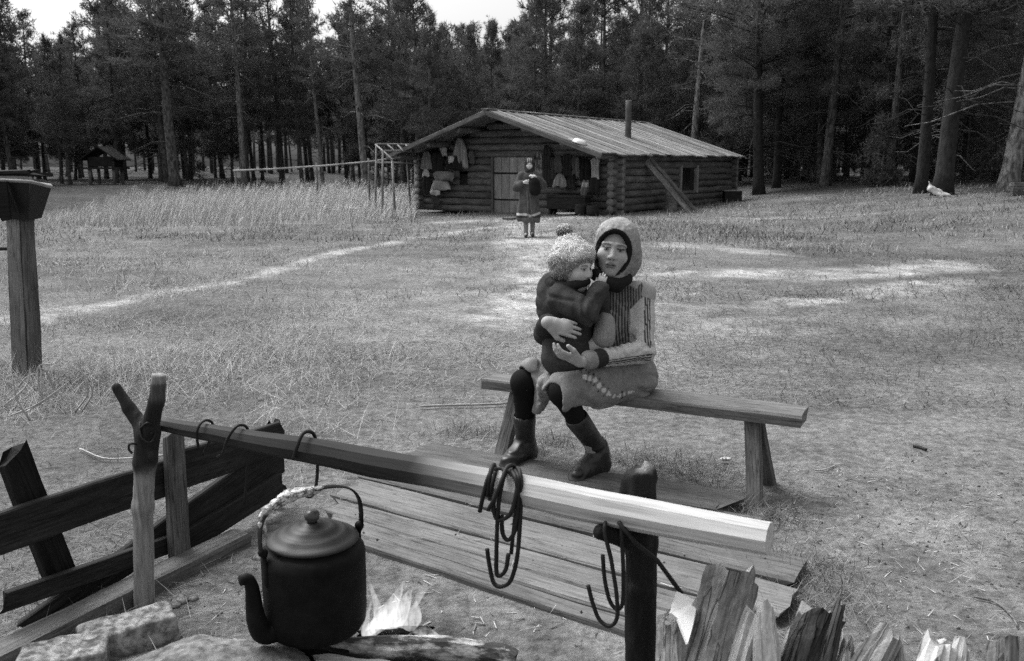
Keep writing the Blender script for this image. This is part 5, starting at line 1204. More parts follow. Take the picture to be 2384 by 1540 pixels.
# ------------------------------------------------------------------ post with tarred box
pb = G(66, 868); Yb = pb[1]; bxp = thing('hewn_post', 'stout hewn post standing in a tuft of straw at the side of the clearing', 'post', (pb[0], Yb, gz(pb[0], Yb)))
for (u0, u1, w0, w1, d, m, nm, sd_) in ((54, 38, .115, .095, .10, M_POST, 'shaft', 3), (83, 63, .045, .04, .11, M_GREYWOOD, 'shaded_face', 4)):  # second strip in darker wood: shade on the post's far face, put into colour
    a, b = P(u0, 875, Yb), P(u1, 505, Yb); a[2] = gz(a[0], a[1]) - .05
    o = board(nm, a, b, max(w0, w1), d, m, bxp, (0, -1, 0), sd_, .006, .01, 12, (1, w1 / w0))
a, b = P(-60, 580, Yb - .02), P(22, 580, Yb - .02)
tag(tube('iron_peg', [a, b, b + [0, 0, -.035]], [.012, .012, .009], M_IRON, None, 6), 'short dark iron peg sticking out beside the hewn post', 'peg')
def quadbox(name, label, cat, top, bot, m, par=None):
    top, bot = np.array(top), np.array(bot); n = len(top); V = np.vstack([bot, top]); F = [tuple(range(n - 1, -1, -1)), tuple(range(n, 2 * n))] + [(i, (i + 1) % n, n + (i + 1) % n, n + i) for i in range(n)]
    c0 = V.mean(0); o = link(name, new_mesh(name, V - c0, F, False, [m]), par, Matrix.Translation(Vector(c0))); return tag(o, label, cat) if label else o
bx = thing('tarred_box', 'black tapered box with a pale rim hanging at the top of the hewn post', 'box', P(60, 500, Yb))
dz = np.array([0, .30, 0]); dx = np.array([.03, .0, 0])
tp = [P(-30, 418, Yb - .12), P(72, 424, Yb - .16), P(120, 436, Yb + .02), P(118, 432, Yb + .24), P(-30, 414, Yb + .24)]
bt = [P(-14, 508, Yb - .06), P(66, 514, Yb - .08), P(97, 508, Yb + .02), P(94, 506, Yb + .16), P(-14, 500, Yb + .16)]
quadbox('shell', None, None, tp, bt, M_BLACKBOX, bx)
tube('rim', np.array(tp + [tp[0]]), .012, M_ROOFSTRIP, bx, 5)
tube('seam', [np.array(tp[1]) + [0, -.004, 0], np.array(bt[1]) + [0, -.004, 0]], .006, M_BLACKBOX, bx, 5)
tube('seam', [P(14, 420, Yb - .15), P(46, 500, Yb - .10)], .007, M_BLACKBOX, bx, 5)
for k, (u0, v0, u1, v1, w_) in enumerate(((-40, 404, 96, 404, .26), (-40, 398, 80, 396, .22), (-20, 410, 74, 411, .14))):
    board('lid_board', P(u0, v0 + 4, Yb + .02 - .03 * k), P(u1, v1 + 4, Yb + .05 - .03 * k), w_, .025, M_DARKWOOD if k < 2 else M_ROOFSTRIP, bx, (0, 0, 1), 70 + k, .008, .02, 8)
fl = [P(-40, 430, Yb - .2), P(14, 424, Yb - .2), P(24, 512, Yb - .18), P(4, 516, Yb - .18)]
quadbox('flap', None, None, np.array(fl), np.array(fl) + [0, .02, 0], M_CHAR, bx)
def stalks():
    """dry bent weed stalks leaning at the foot of the hewn post"""
    rng = np.random.default_rng(5); t = thing('dry_weed', 'clump of dry bent weed stalks at the foot of the hewn post', 'weed', (G(100, 930)[0], G(100, 930)[1], gz(*G(100, 930)[:2])))
    S = [((95, 930), (90, 855), (140, 850)), ((98, 940), (96, 870), (92, 850)), ((130, 920), (110, 870), (98, 858)), ((20, 970), (90, 940), (160, 890)), ((60, 960), (110, 930), (150, 900)), ((10, 945), (60, 900), (70, 860)), ((175, 960), (205, 910), (178, 835)), ((190, 960), (215, 915), (200, 880)), ((85, 925), (120, 960), (160, 985)), ((30, 920), (60, 880), (85, 870)), ((150, 930), (125, 895), (160, 865)), ((70, 980), (40, 930), (30, 880))]
    for k, s_ in enumerate(S):
        g = G(*s_[0]); Y = g[1] + rng.uniform(-.1, .1); tube('stalk', catmull([P(*q, Y) for q in s_], 6), [.006, .005, .003], M_SPLITPALE, t, 5)
stalks()
# ------------------------------------------------------------------ figures
def basis(fwd, up):
    f = np.array(fwd, float); f /= np.linalg.norm(f); u = np.array(up, float); u -= f * (u @ f); u /= np.linalg.norm(u); s_ = np.cross(f, u)   # s_ = the figure's right... seen from the front: towards picture left
    return np.stack([s_, u, f], 1)                               # columns: side, up, forward
def head(s, C, R, k=1.0, child=False):
    """skull and face; side axis points to the figure's own right"""
    q = lambda a, b, c: C + R @ (np.array([a, b, c]) * k)
    s.ell(q(0, .022, -.015), np.array([.073, .088, .088]) * k, .02, 'skin', R)
    s.ell(q(0, -.030, .022), np.array([.064, .082, .066]) * k, .03, 'skin', R)
    s.ell(q(0, -.094, .050), np.array([.026, .020, .022]) * k, .03, 'skin', R)
    for e in (-1, 1):
        s.ell(q(e * .040, -.020, .056), np.array([.027, .026, .025]) * k * (1.15 if child else 1), .02, 'skin', R)
        s.cap(q(e * .012, .034, .082), q(e * .048, .030, .066), .010 * k, .009 * k, .015, 'skin')
    s.cap(q(0, .022, .082), q(0, -.022, .097), .0075 * k, .0115 * k, .012, 'skin')
    for e in (-1, 1): s.ell(q(e * .0125, -.027, .091), np.array([.0085, .0075, .009]) * k, .006, 'skin', R)
    s.cap(q(-.018, -.054, .083), q(.018, -.054, .083), .0065 * k, None, .006, 'skin').cap(q(-.015, -.064, .082), q(.015, -.064, .082), .0075 * k, None, .006, 'skin')
    s.cap(q(-.019, -.0588, .094), q(.019, -.0588, .094), .0028 * k, None, .004).cut()
    for e in (-1, 1):
        s.ell(q(e * .032, .010, .094), np.array([.017, .011, .015]) * k, .012, '', R).cut()
        s.ell(q(e * .0315, .010, .074), np.array([.0125, .0105, .0125]) * k, .003, 'skin', R)
def face_tone(v, C, R, k=1.0, skin=.40):
    L = ((v - C) @ R) / k; x, y, z = np.abs(L[:, 0]), L[:, 1], L[:, 2]; c = np.full(len(v), skin)
    fr = z > .045
    br = fr & (np.abs(y - (.031 + .10 * (x - .020) - 1.6 * np.maximum(x - .036, 0) ** 1.0 * .25)) < .0036) & (x > .012) & (x < .052); c[br] = skin * .36
    ey = fr & (((x - .0315) / .0155) ** 2 + ((y - .0085) / .0062) ** 2 < 1); c[ey] = .30; pu = fr & (np.hypot(x - .030, y - .009) < .0056); c[pu] = .012
    ew = fr & (((x - .0315) / .020) ** 2 + ((y - .0155) / .0032) ** 2 < 1); c[ew] = .03
    lp = fr & (((x) / .0235) ** 2 + ((y + .059) / .0125) ** 2 < 1); c[lp] = skin * .52
    ml = fr & (x < .021) & (np.abs(y + .0588) < .0026); c[ml] = .035
    ns = fr & (((x - .0075) / .0045) ** 2 + ((y + .0335) / .003) ** 2 < 1); c[ns] = .08
    return c
def hand(s, W, X, N, k=1.0, curl=.5, thumb=1, spread=.16, grip=0):
    """palm from wrist W along X, N = out of the back of the hand; five separate curled fingers"""
    X = X / np.linalg.norm(X); N = N - X * (N @ X); N = N / np.linalg.norm(N); Z = np.cross(X, N)
    s.cap(W, W + X * .03 * k, .022 * k, .024 * k, .015, 'skin', (N, .75)).cap(W + X * .03 * k, W + X * .078 * k, .028 * k, .034 * k, .012, 'skin', (N, .45))
    for i, (o, L) in enumerate(((-.029, .070), (-.0095, .080), (.0105, .074), (.029, .058))):
        o, L = o * k, L * k; b = W + X * (.082 - abs(o) * .25) * k + Z * o * thumb * -1; d = X + Z * (o / k * 4 * spread) * thumb * -1; d /= np.linalg.norm(d); c = curl * (1 + .12 * i)
        a = 0.0; r = .0092 * k * (.86 if i == 3 else 1)
        p = b - d * .012 * k
        for seg, fr_ in enumerate((.45, .31, .27)):
            e = p + (d * math.cos(a) - N * math.sin(a)) * L * fr_
            s.cap(p, e, r, r * .9, .0028, 'skin'); p = e; r *= .9; a += c
    t0 = W + X * .022 * k + Z * thumb * .022 * k - N * .006 * k; t1 = W + X * .058 * k + Z * thumb * .050 * k - N * .016 * k; t2 = W + X * .088 * k + Z * thumb * .054 * k - N * .024 * k
    s.cap(t0, t1, .015 * k, .0118 * k, .01, 'skin').cap(t1, t2, .0115 * k, .009 * k, .005, 'skin')
def unit(v): v = np.asarray(v, float); return v / np.linalg.norm(v)

# ---- seated person
Hc = P(1442, 852, 4.16)
fd = unit([-.80, -.50, 0]); rt = np.array([fd[1], -fd[0], 0])                     # facing, own right (away and to picture left)
hipR, hipL = Hc + rt * .085 + [0, 0, -.01], Hc - rt * .085 + [0, 0, -.01]
kneeR, kneeL = P(1218, 890, 4.05), P(1308, 912, 3.80)
ankR, ankL = P(1224, 1052, 4.17), P(1392, 1062, 3.98)
toeR, toeL = P(1186, 1083, 4.06), P(1338, 1106, 3.86)
shL, shR = P(1500, 682, 4.10), P(1356, 688, 4.20)
elL, wrL = P(1499, 818, 3.98), P(1350, 843, 3.76)
elR, wrR = P(1268, 778, 4.06), P(1274, 751, 3.80)
HK = 1.0
neck, HC = P(1434, 650, 4.14), P(1428, 585, 4.06)
tc = (shL + shR) / 2
HR_ = basis([-.12, -1, .05], [.15, 0, 1])
def crease(X, f, s): return 1 - np.minimum(1, np.abs(fbm(X, f, 2, s)) * 5)
body = Soft()
body.cap(Hc, tc + [0, 0, -.12], .10, .095, .04, 'skin').cap(tc + [0, 0, -.14], tc + [0, 0, -.06], .095, .065, .04, 'skin')
body.cap(shL, shR, .05, .05, .04, 'skin').cap(tc + [0, 0, -.02], neck, .06, .048, .04, 'skin').cap(neck, HC + [0, .02, -.04], .046, .048, .03, 'skin')
for a, b, c in ((hipL, kneeL, ankL), (hipR, kneeR, ankR)): body.cap(a, b, .068, .048, .03, 'skin').cap(b, c, .045, .033, .02, 'skin')
for a, b in ((ankL, toeL), (ankR, toeR)): body.cap(a + [0, 0, -.02], a + (b - a) * .5 + [0, 0, -.01], .026, .020, .02, 'skin')
body.cap(shL, elL, .042, .034, .03, 'skin').cap(elL, wrL, .034, .023, .02, 'skin').cap(shR, elR, .042, .034, .03, 'skin').cap(elR, wrR, .034, .023, .02, 'skin')
hand(body, wrL, unit(P(1288, 818, 3.74) - wrL), unit([-.25, -.55, -.8]), .98, .42, 1, .05)
hand(body, wrR, unit(P(1342, 770, 3.785) - wrR), unit([-.05, -1, .35]), 1.0, .10, 1, .15)
head(body, HC, HR_, HK)
wom = thing('person', 'person in knitted hood and striped sweater sitting on the bench, holding a child', 'person', (Hc[0], Hc[1], 0))
soft_obj('body', body, .0038, M_SKIN, wom, None, lambda v: np.where(np.linalg.norm(v - HC, axis=1) < .16, face_tone(v, HC, HR_, HK, .40), .36))
# knitted hood: a thick shawl round the head, open at the face, dark inside
hq = lambda a, b, c: HC + HR_ @ (np.array([a, b, c]) * HK)
hood = Soft()
hood.ell(hq(-.012, .030, -.022), np.array([.106, .128, .118]) * HK * .97, .03, 'out', HR_).ell(hq(-.035, -.045, -.055), np.array([.100, .105, .085]) * HK * .97, .05, 'out', HR_)
hood.ell(hq(.0, .075, .035), np.array([.082, .062, .055]) * HK * .97, .04, 'out', HR_)
hood.cap(hq(-.06, -.06, .03), hq(-.035, -.112, .04), .030, .028, .03, 'out').cap(hq(.068, -.02, .03), hq(.050, -.105, .04), .018, .022, .02, 'out')
hood.ell(hq(.002, -.004, .115), np.array([.072, .095, .135]) * HK * .97, .018, '', HR_).cut()
hood.ell(hq(0, -.03, .02), np.array([.066, .085, .072]) * HK * .97, .01, '', HR_).cut()
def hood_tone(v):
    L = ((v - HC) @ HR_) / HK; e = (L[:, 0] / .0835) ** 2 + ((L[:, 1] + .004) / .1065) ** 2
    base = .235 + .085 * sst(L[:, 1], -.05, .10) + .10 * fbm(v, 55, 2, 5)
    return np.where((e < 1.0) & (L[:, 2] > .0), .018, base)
soft_obj('hood', hood, .0042, M_KNIT, wom, lambda X: .0045 * fbm(X, 26, 3, 2) + .002 * fbm(X, 110, 1, 7) + .004 * crease(X * [1, 1, .7], 6, 44), hood_tone)
sc = Soft(); ring = [hq(.055, -.110, .045), hq(.02, -.138, .070), hq(-.03, -.142, .062), hq(-.072, -.118, .025), hq(-.075, -.115, -.03), hq(0, -.13, -.07), hq(.06, -.12, -.02), hq(.055, -.110, .045)]
cr = catmull(ring, 3)
for a, b in zip(cr[:-1], cr[1:]): sc.cap(a, b, .024, .024, .012, 'c')
sc.cap(hq(.02, -.15, .05), hq(-.045, -.155, .04), .026, .026, .02, 'c')
soft_obj('scarf', sc, .005, M_KNIT, wom, lambda X: .004 * fbm(X, 30, 2, 9), lambda v: np.full(len(v), .022))
# sweater: ribbed dark and light body, pale sleeves with a triple dark line, dark cuffs
sw = Soft()
sw.cap(Hc + [0, 0, .02], tc + [0, 0, -.14], .128, .135, .05, 'torso').cap(tc + [0, 0, -.15], tc + [0, 0, -.055], .128, .095, .05, 'torso')
sw.cap(shL * .75 + tc * .25, shR * .8 + tc * .2, .048, .052, .05, 'torso').cap(tc + [0, 0, -.02], neck + [0, 0, -.02], .075, .060, .04, 'torso')
sw.cap(shL + [-.006, 0, -.018], elL, .056, .047, .05, 'sleeve').cap(elL, wrL + (elL - wrL) * .30, .050, .040, .03, 'sleeve')
sw.cap(wrL + (elL - wrL) * .33, wrL + (elL - wrL) * .14, .041, .043, .008, 'cuff')
sw.cap(shR, elR, .058, .050, .035, 'sleeve2').cap(elR, wrR + (elR - wrR) * .15, .050, .046, .025, 'sleeve2')
tn = unit(shL - shR)
def sweater_tone(v):
    d = sw.nearest(v); nm = list(d); which = np.argmin(np.stack([d[k] for k in nm]), 0); c = np.full(len(v), .3)
    for i, k in enumerate(nm):
        m = which == i; p = v[m]
        if k == 'torso':
            x = (p - tc) @ tn + .10 * (p[:, 2] - tc[2]) * 0; rib = .5 + .5 * np.sin(x / .0125 * 2 * np.pi + .35 * np.sin(p[:, 2] * 14))
            t = .045 + .22 * sst(rib, .40, .75)
            yoke = sst((p - shL) @ unit([.45, -.1, .9]), -.002, .012) * sst(p[:, 2], shL[2] - .02, shL[2] + .03)
            c[m] = t * (1 - yoke) + .46 * yoke
        elif k == 'cuff': 
            t = (p - wrL) @ unit(elL - wrL) / np.linalg.norm(elL - wrL); c[m] = np.where(t < .185, .24, .035)
        elif k == 'sleeve2': c[m] = .035
        else:
            out = np.full(len(p), .50)
            for a, b in ((shL, elL), (elL, wrL)):
                ab = b - a; t = np.clip((p - a) @ ab / (ab @ ab), 0, 1); rad = p - a - t[:, None] * ab; dist = np.linalg.norm(rad, axis=1)
                if a is shL: other = np.linalg.norm(p - elL - np.clip((p - elL) @ (wrL - elL) / ((wrL - elL) @ (wrL - elL)), 0, 1)[:, None] * (wrL - elL), axis=1); use = dist <= other
                else: use = ~use
                e1 = unit(ab); o_ = unit(np.array([.16, -.98, -.04]) if a is shL else np.array([.06, -.95, -.30])); o_ = unit(o_ - e1 * (o_ @ e1)); b2 = np.cross(e1, o_)
                arc = np.arctan2(rad @ b2, rad @ o_) * .05; aa = np.abs(arc)
                line = (aa < .0042) | ((aa > .0085) & (aa < .0165))
                out = np.where(use & line, .06, out)
            up_ = ((p - P(1491, 699, 4.03)) @ np.array([.70, 0, -.71]) < 0) & ((p - P(1503, 655, 4.1)) @ np.array([.45, 0, .9]) < .004) & (p[:, 1] < shL[1] + .02)
            rb = .5 + .5 * np.sin(((p - tc) @ tn) / .0125 * 2 * np.pi + .35 * np.sin(p[:, 2] * 14)); out = np.where(up_, .045 + .22 * sst(rb, .40, .75), out)
            c[m] = out
    return c
def knit(X):
    d1 = .0050 * fbm(X, 11, 2, 4) + .005 * crease(X * [.8, .8, 1.5], 7, 31); w_ = np.exp(-np.linalg.norm(X - (elL * .6 + wrL * .4), axis=1) ** 2 / .012); return d1 + .0055 * w_ * np.sin((X @ unit(elL - wrL)) * 170 + 3 * fbm(X, 14, 1, 8)) + .004 * np.exp(-np.linalg.norm(X - elL, axis=1) ** 2 / .006) * np.sin(X[:, 2] * 160 + X[:, 0] * 60)
soft_obj('sweater', sw, .0042, M_KNIT, wom, knit, sweater_tone)
# skirt over the thighs, open knees, falling between the legs
sk = Soft()
k1, k2 = hipL + (kneeL - hipL) * .98, hipR + (kneeR - hipR) * .84
sk.cap(Hc + [0, 0, .035], Hc + [0, 0, -.02], .135, .150, .05, 's', (np.array([0, 0, 1.]), .95))
sk.cap(hipL, k1, .108, .088, .04, 's').cap(hipR, k2, .105, .080, .04, 's')
sk.cap(hipL + [.02, -.03, -.05], hipL + (kneeL - hipL) * .6 + [.02, .0, -.055], .075, .060, .05, 's')
sk.cap((hipL + hipR) / 2 + fd * .1, (k1 + k2) / 2 + [0, 0, .0], .09, .062, .06, 's')
sk.cap(P(1290, 900, 3.95), P(1256, 945, 3.98), .035, .026, .05, 's').cap(P(1262, 870, 4.02), P(1245, 958, 4.02), .034, .022, .04, 's')
sk.cap(P(1240, 862, 4.07), P(1254, 870, 4.08), .066, .066, .03, 's')
sk.ell(P(1476, 885, 4.08), (.10, .13, .055), .05, 's')
# shin space cut away so that the hem has an edge
sk.cap(kneeR + [-.006, -.012, .012], ankR, .056, .06, .012).cut(); sk.cap(kneeL + unit(kneeL - hipL) * .05 + [0, 0, -.03], ankL + [-.05, 0, 0], .062, .062, .012).cut()
def fold(X): 
    a = (X - Hc) @ fd; b = (X - Hc) @ rt
    return .006 * fbm(X, 9, 3, 6) + .011 * crease(X * [1, 1, .6], 5, 21) + .006 * crease(X, 11, 22) + .010 * np.sin(a * 26 + b * 34 + 3 * fbm(X, 6, 1, 2)) * sst(-X[:, 2], -.56, -.44) + .004 * np.sin(b * 60 + a * 10)
def skirt_tone(v):
    c = .215 + .05 * fbm(v, 30, 2, 4) + .03 * vn(v, 160, 3)
    pth = catmull([P(1352, 862, 3.92), P(1383, 880, 3.86), P(1402, 905, 3.84), P(1436, 928, 3.86), P(1478, 917, 3.93)], 8)
    u = CAM + 0 * v; d = np.full(len(v), 9.); arc = np.zeros(len(v)); s0 = 0
    for a, b in zip(pth[:-1], pth[1:]):
        ab = b - a; t = np.clip((v - a) @ ab / (ab @ ab), 0, 1); q = v - a - t[:, None] * ab; q = q - 0; dd = np.linalg.norm(q[:, [0, 2]], axis=1); m = dd < d; d[m] = dd[m]; arc[m] = (s0 + t * np.linalg.norm(ab))[m]; s0 += np.linalg.norm(ab)
    fr = (v - Hc) @ np.array([-.2, -.9, .4]) > -.02
    ph = (arc / .034) % 1
    c = np.where(fr & (d < .022) & (np.abs(ph - .5) > .42) & (d > .012), .05, c)
    c = np.where(fr & (d < .011) & (np.hypot((ph - .5) * .034, d) < .0115), .58, c)
    return c
soft_obj('skirt', sk, .005, M_VCOL, wom, fold, skirt_tone)
# black stockings and high boots
st = Soft()
for a, b, r in ((kneeR, ankR, .054), (kneeL, ankL, .056)): st.cap(a, a + (b - a) * .47, r, .042, .02, 'k')
st.cap(hipR + (kneeR - hipR) * .7, kneeR, .056, .054, .03, 'k').cap(hipL + (kneeL - hipL) * .7, kneeL, .056, .056, .03, 'k')
soft_obj('stockings', st, .006, M_VCOL, wom, lambda X: .002 * fbm(X, 25, 2, 3), lambda v: np.full(len(v), .012))
for nm, kn, an, to, t0, sg in (('boot', kneeR, ankR, toeR, .50, 1), ('boot', kneeL, ankL, toeL, .42, -1)):
    b = Soft(); top = kn + (an - kn) * t0; fdir = to - an; fdir[2] = 0; fdir = unit(fdir); gnd = .037
    an2 = an.copy(); heel = an - fdir * .035; heel[2] = gnd + .035; tip = an + fdir * .155; tip[2] = gnd + .030; ball = an + fdir * .095; ball[2] = gnd + .042; mid = an + fdir * .045; mid[2] = gnd + .070
    b.cap(top, an2 + [0, 0, .035], .054, .044, .02, 'b').cap(an2 + [0, 0, .035], heel + [0, 0, .01], .043, .038, .03, 'b').cap(heel, ball, .036, .037, .02, 'b').cap(ball, tip, .038, .028, .02, 'b').cap(an2 + [0, 0, .0], mid, .040, .036, .03, 'b').cap(mid, tip, .034, .026, .03, 'b')
    s2 = np.cross(fdir, [0, 0, 1.])
    b.cap(heel + [0, 0, -.018], tip + [0, 0, -.012], .036, .034, .006, 'sole', (np.array([0, 0, 1.]), .45)); b.cap(heel + [0, 0, -.02] - fdir * .004, heel + [0, 0, -.02] + fdir * .025, .034, .034, .004, 'sole', (np.array([0, 0, 1.]), .6))
    b.cap(top + (top - an) * .10, top, .047, .047, .004).cut()
    ax = unit(an - top)
    def bt(v, top=top, ax=ax, b=b, heel=heel):
        d = b.nearest(v); c = .022 + .012 * fbm(v, 18, 2, 3); c = np.where(v[:, 2] < .037 + .020, .010, c); h = (v - top) @ ax; return np.where(h < -.043, .13, c)
    ws = lambda X, an=an2, ax=ax: .0030 * np.exp(-(((X - an) @ ax + .055) / .035) ** 2) * np.sin(((X - an) @ ax) * 150 + 7 * fbm(X, 12, 1, 4)) + .0018 * fbm(X, 24, 2, 5)
    soft_obj(nm, b, .0042, M_LEATHER, wom, ws, bt)

# ---- child on the lap
cB, cT = P(1332, 806, 3.98), P(1316, 690, 4.00)
chC = P(1338, 628, 3.96); CR = basis([.78, -.62, -.05], [.04, 0, 1]); CK = .80
csh = P(1306, 694, 3.90); cel = P(1366, 730, 3.82); cwr = P(1396, 676, 3.90); cpel = P(1330, 826, 3.96)
cb_ = Soft()
cb_.cap(cpel, cT + [0, 0, -.05], .085, .075, .04, 'skin').cap(cT + [0, 0, -.05], chC + [0, 0, -.06], .05, .038, .03, 'skin')
cb_.cap(csh, cel, .030, .025, .02, 'skin').cap(cel, cwr, .024, .018, .015, 'skin'); csh2 = P(1330, 694, 4.09); cel2 = P(1392, 735, 4.02)
cb_.cap(csh2, cel2, .03, .025, .02, 'skin').cap(cel2, P(1402, 690, 3.97), .024, .018, .02, 'skin')
for o_ in (-.04, .05): cb_.cap(cpel + [0, o_, .0], P(1396, 800, 3.93 + o_), .045, .035, .02, 'skin').cap(P(1396, 800, 3.93 + o_), P(1414, 770, 3.90 + o_ * .4), .030, .024, .02, 'skin')
hand(cb_, cwr, unit(P(1404, 645, 3.90) - cwr), unit([-.35, -1, .1]), .52, .25, -1, .3)
head(cb_, chC, CR, CK, True)
kid = thing('person', 'small child in dark coat and pale fluffy hat on the seated lap', 'person', tuple(cpel))
soft_obj('body', cb_, .0038, M_SKIN, kid, None, lambda v: np.where((np.linalg.norm(v - chC, axis=1) < .13), face_tone(v, chC, CR, CK, .50), .50))
co = Soft()
co.cap(cpel, cT + [0, 0, -.02], .128, .108, .05, 'c').cap(cT + [0, 0, -.03], cT + [0, 0, .04], .105, .072, .04, 'c').ell(P(1285, 700, 4.03), (.075, .085, .13), .04, 'c')
co.cap(csh, cel, .064, .054, .03, 'c').cap(cel, cwr, .054, .042, .02, 'c').cap(cwr + (cel - cwr) * .22, cwr + (cel - cwr) * .02, .046, .045, .006, 'cuff')
co.cap(csh2, cel2, .06, .055, .03, 'c').cap(cel2, P(1402, 690, 3.97), .05, .042, .02, 'c')
co.cap(P(1290, 828, 3.95), P(1372, 838, 3.92), .055, .050, .04, 'c')
for a, b in zip(*(lambda r: (r[:-1], r[1:]))(catmull([P(1278, 656, 3.99), P(1300, 664, 3.91), P(1336, 664, 3.89), P(1368, 656, 3.93)], 3))): co.cap(a, b, .017, .017, .01, 'collar')
def coat_tone(v):
    d = co.nearest(v); c = .048 + .018 * fbm(v, 22, 3, 3); c = np.where(d['cuff'] < d['c'] - .001, .055, c); c = np.where(d['collar'] < d['c'], .026, c)
    seam = np.abs((v - P(1390, 760, 3.9)) @ unit([1, 0, .06])) < .004; return np.where(seam & (v[:, 2] < .78), .012, c)
soft_obj('coat', co, .0045, M_KNIT, kid, lambda X: .007 * fbm(X, 13, 3, 9) + .007 * crease(X * [1, 1, 1.6], 6, 12) + .006 * np.exp(-np.linalg.norm(X - cel, axis=1) ** 2 / .008) * np.sin((X @ unit(cwr - csh)) * 110 + 4 * fbm(X, 12, 1, 2)), coat_tone)
lg = Soft(); lg.ell(P(1410, 768, 3.90), (.040, .05, .072), .03, 'l').cap(P(1404, 788, 3.88), P(1408, 748, 3.92), .046, .036, .03, 'l')
soft_obj('leggings', lg, .0045, M_KNIT, kid, lambda X: .003 * fbm(X, 20, 2, 3) + .005 * np.exp(-((X[:, 0] - P(1416, 770, 3.84)[0]) / .012) ** 2) * 1, lambda v: .26 + .05 * fbm(v, 20, 2, 3))
hat = Soft(); ch = lambda a, b, c: chC + CR @ (np.array([a, b, c]) * CK)
hat.ell(ch(.0, .075, -.035), np.array([.092, .075, .098]) * CK, .03, 'brim', CR).ell(ch(.035, .02, -.045), np.array([.085, .085, .078]) * CK, .04, 'brim', CR).ell(ch(-.035, .02, -.045), np.array([.08, .085, .078]) * CK, .04, 'brim', CR)
hat.cap(ch(-.02, .072, .050), ch(.05, .062, .035), .030 * CK, .030 * CK, .03, 'brim')
hat.ell(P(1337, 590, 4.00), (.084, .084, .052), .03, 'crown').ell(P(1325, 568, 4.02), (.048, .048, .04), .03, 'crown')
hat.ell(ch(.0, -.025, .085), np.array([.074, .082, .085]) * CK, .012, '', CR).cut()
def hat_tone(v):
    d = hat.nearest(v); k = sst(v[:, 2] + .012 * fbm(v, 25, 2, 9), P(1336, 606, 3.95)[2], P(1336, 588, 3.95)[2]); return (.33 + .14 * fbm(v, 55, 2, 4)) * (1 - k) + .74 * k
fur = lambda X: .006 * fbm(X, 55, 3, 3) + .004 * fbm(X, 20, 2, 8)
soft_obj('fluffy_hat', hat, .0042, M_KNIT, kid, fur, hat_tone)
pm = Soft(); pm.ell(P(1314, 538, 4.04), (.027, .027, .025), .02, 'p')
soft_obj('pompom', pm, .0035, M_KNIT, kid, lambda X: .006 * fbm(X, 70, 3, 5), lambda v: .12 + .42 * sst(v[:, 2], P(1316, 543, 4.04)[2], P(1316, 528, 4.04)[2]))
def strands():
    """curly fur of the hat brim and pompom"""
    rng = np.random.default_rng(9); me = bpy.data.objects['fluffy_hat']; 
    for src, nm, n, L in (('fluffy_hat', 'hat_fur', 5200, .020), ('pompom', 'pompom_fur', 1500, .018)):
        o = bpy.data.objects[src]; m_ = np.array(WM[o.name]); nv = len(o.data.vertices); co_ = np.zeros(nv * 3, np.float32); o.data.vertices.foreach_get('co', co_); no = np.zeros(nv * 3, np.float32); o.data.vertices.foreach_get('normal', no)
        cl = np.zeros(nv * 4, np.float32); o.data.color_attributes['Col'].data.foreach_get('color', cl); cl = cl.reshape(-1, 4)[:, 0]
        i = rng.integers(0, nv, n); p = co_.reshape(-1, 3)[i]; q = no.reshape(-1, 3)[i]
        t = rng.normal(0, 1, (n, 3)); t -= q * (t * q).sum(1)[:, None]; t /= np.linalg.norm(t, axis=1)[:, None]; s_ = np.cross(q, t) * .0011
        a = p; b = p + q * L * .5 + t * L * .35; c = p + q * L * .45 + t * L * .95 * rng.uniform(.4, 1, (n, 1))
        V = np.stack([a - s_, a + s_, b + s_, b - s_, c], 1).reshape(-1, 3); k5 = np.arange(n)[:, None] * 5
        F = [tuple(r) for r in (k5 + [[0, 1, 2, 3]]).tolist()] + [tuple(r) for r in (k5 + [[3, 2, 4]]).tolist()]
        f_ = link(nm, new_mesh(nm, V, F, True, [M_VCOL], cols=np.repeat(np.clip(cl[i] * rng.uniform(.5, 1.7, n), 0.03, .75), 5)), o, m_); f_['kind'] = 'stuff'
strands()

# ---- person walking away from the cabin door
fx, fy_ = G(1232, 552)[:2]; z0 = gz(fx, fy_); sc_ = 1.57
W_ = lambda a, b, c: np.array([fx + a, fy_ + b, z0 + c])
wb = Soft(); WR = basis([-.05, -1, -.05], [0, 0, 1]); whc = W_(.0, -.01, 1.415)
wb.cap(W_(0, 0, .85), W_(0, 0, 1.15), .12, .12, .05, 'skin').cap(W_(-.15, 0, 1.22), W_(.15, 0, 1.22), .05, .05, .05, 'skin').cap(W_(0, 0, 1.22), W_(0, 0, 1.36), .055, .05, .03, 'skin')
for e, fwd in ((-1, -.06), (1, .05)):
    wb.cap(W_(e * .075, 0, .85), W_(e * .07, fwd * .5, .46), .075, .052, .03, 'skin').cap(W_(e * .07, fwd * .5, .46), W_(e * .065, fwd + .03, .09), .050, .036, .02, 'skin').cap(W_(e * .065, fwd + .03, .06), W_(e * .07, fwd - .10, .035), .036, .030, .02, 'skin')
wel, wwr = W_(-.245, -.02, .98), W_(-.115, -.19, 1.075); wel2, wwr2 = W_(.255, -.05, 1.02), W_(.10, -.20, 1.20)
wb.cap(W_(-.16, 0, 1.22), wel, .042, .036, .03, 'skin').cap(wel, wwr, .036, .026, .02, 'skin').cap(W_(.16, 0, 1.22), wel2, .042, .036, .03, 'skin').cap(wel2, wwr2, .036, .026, .02, 'skin')
hand(wb, wwr, unit([.8, -.25, .35]), unit([-.1, -1, .2]), .85, .5, 1, .1); hand(wb, wwr2, unit([-.9, -.1, .15]), unit([.1, -.6, .8]), .85, .45, -1, .1)
head(wb, whc, WR, .88)
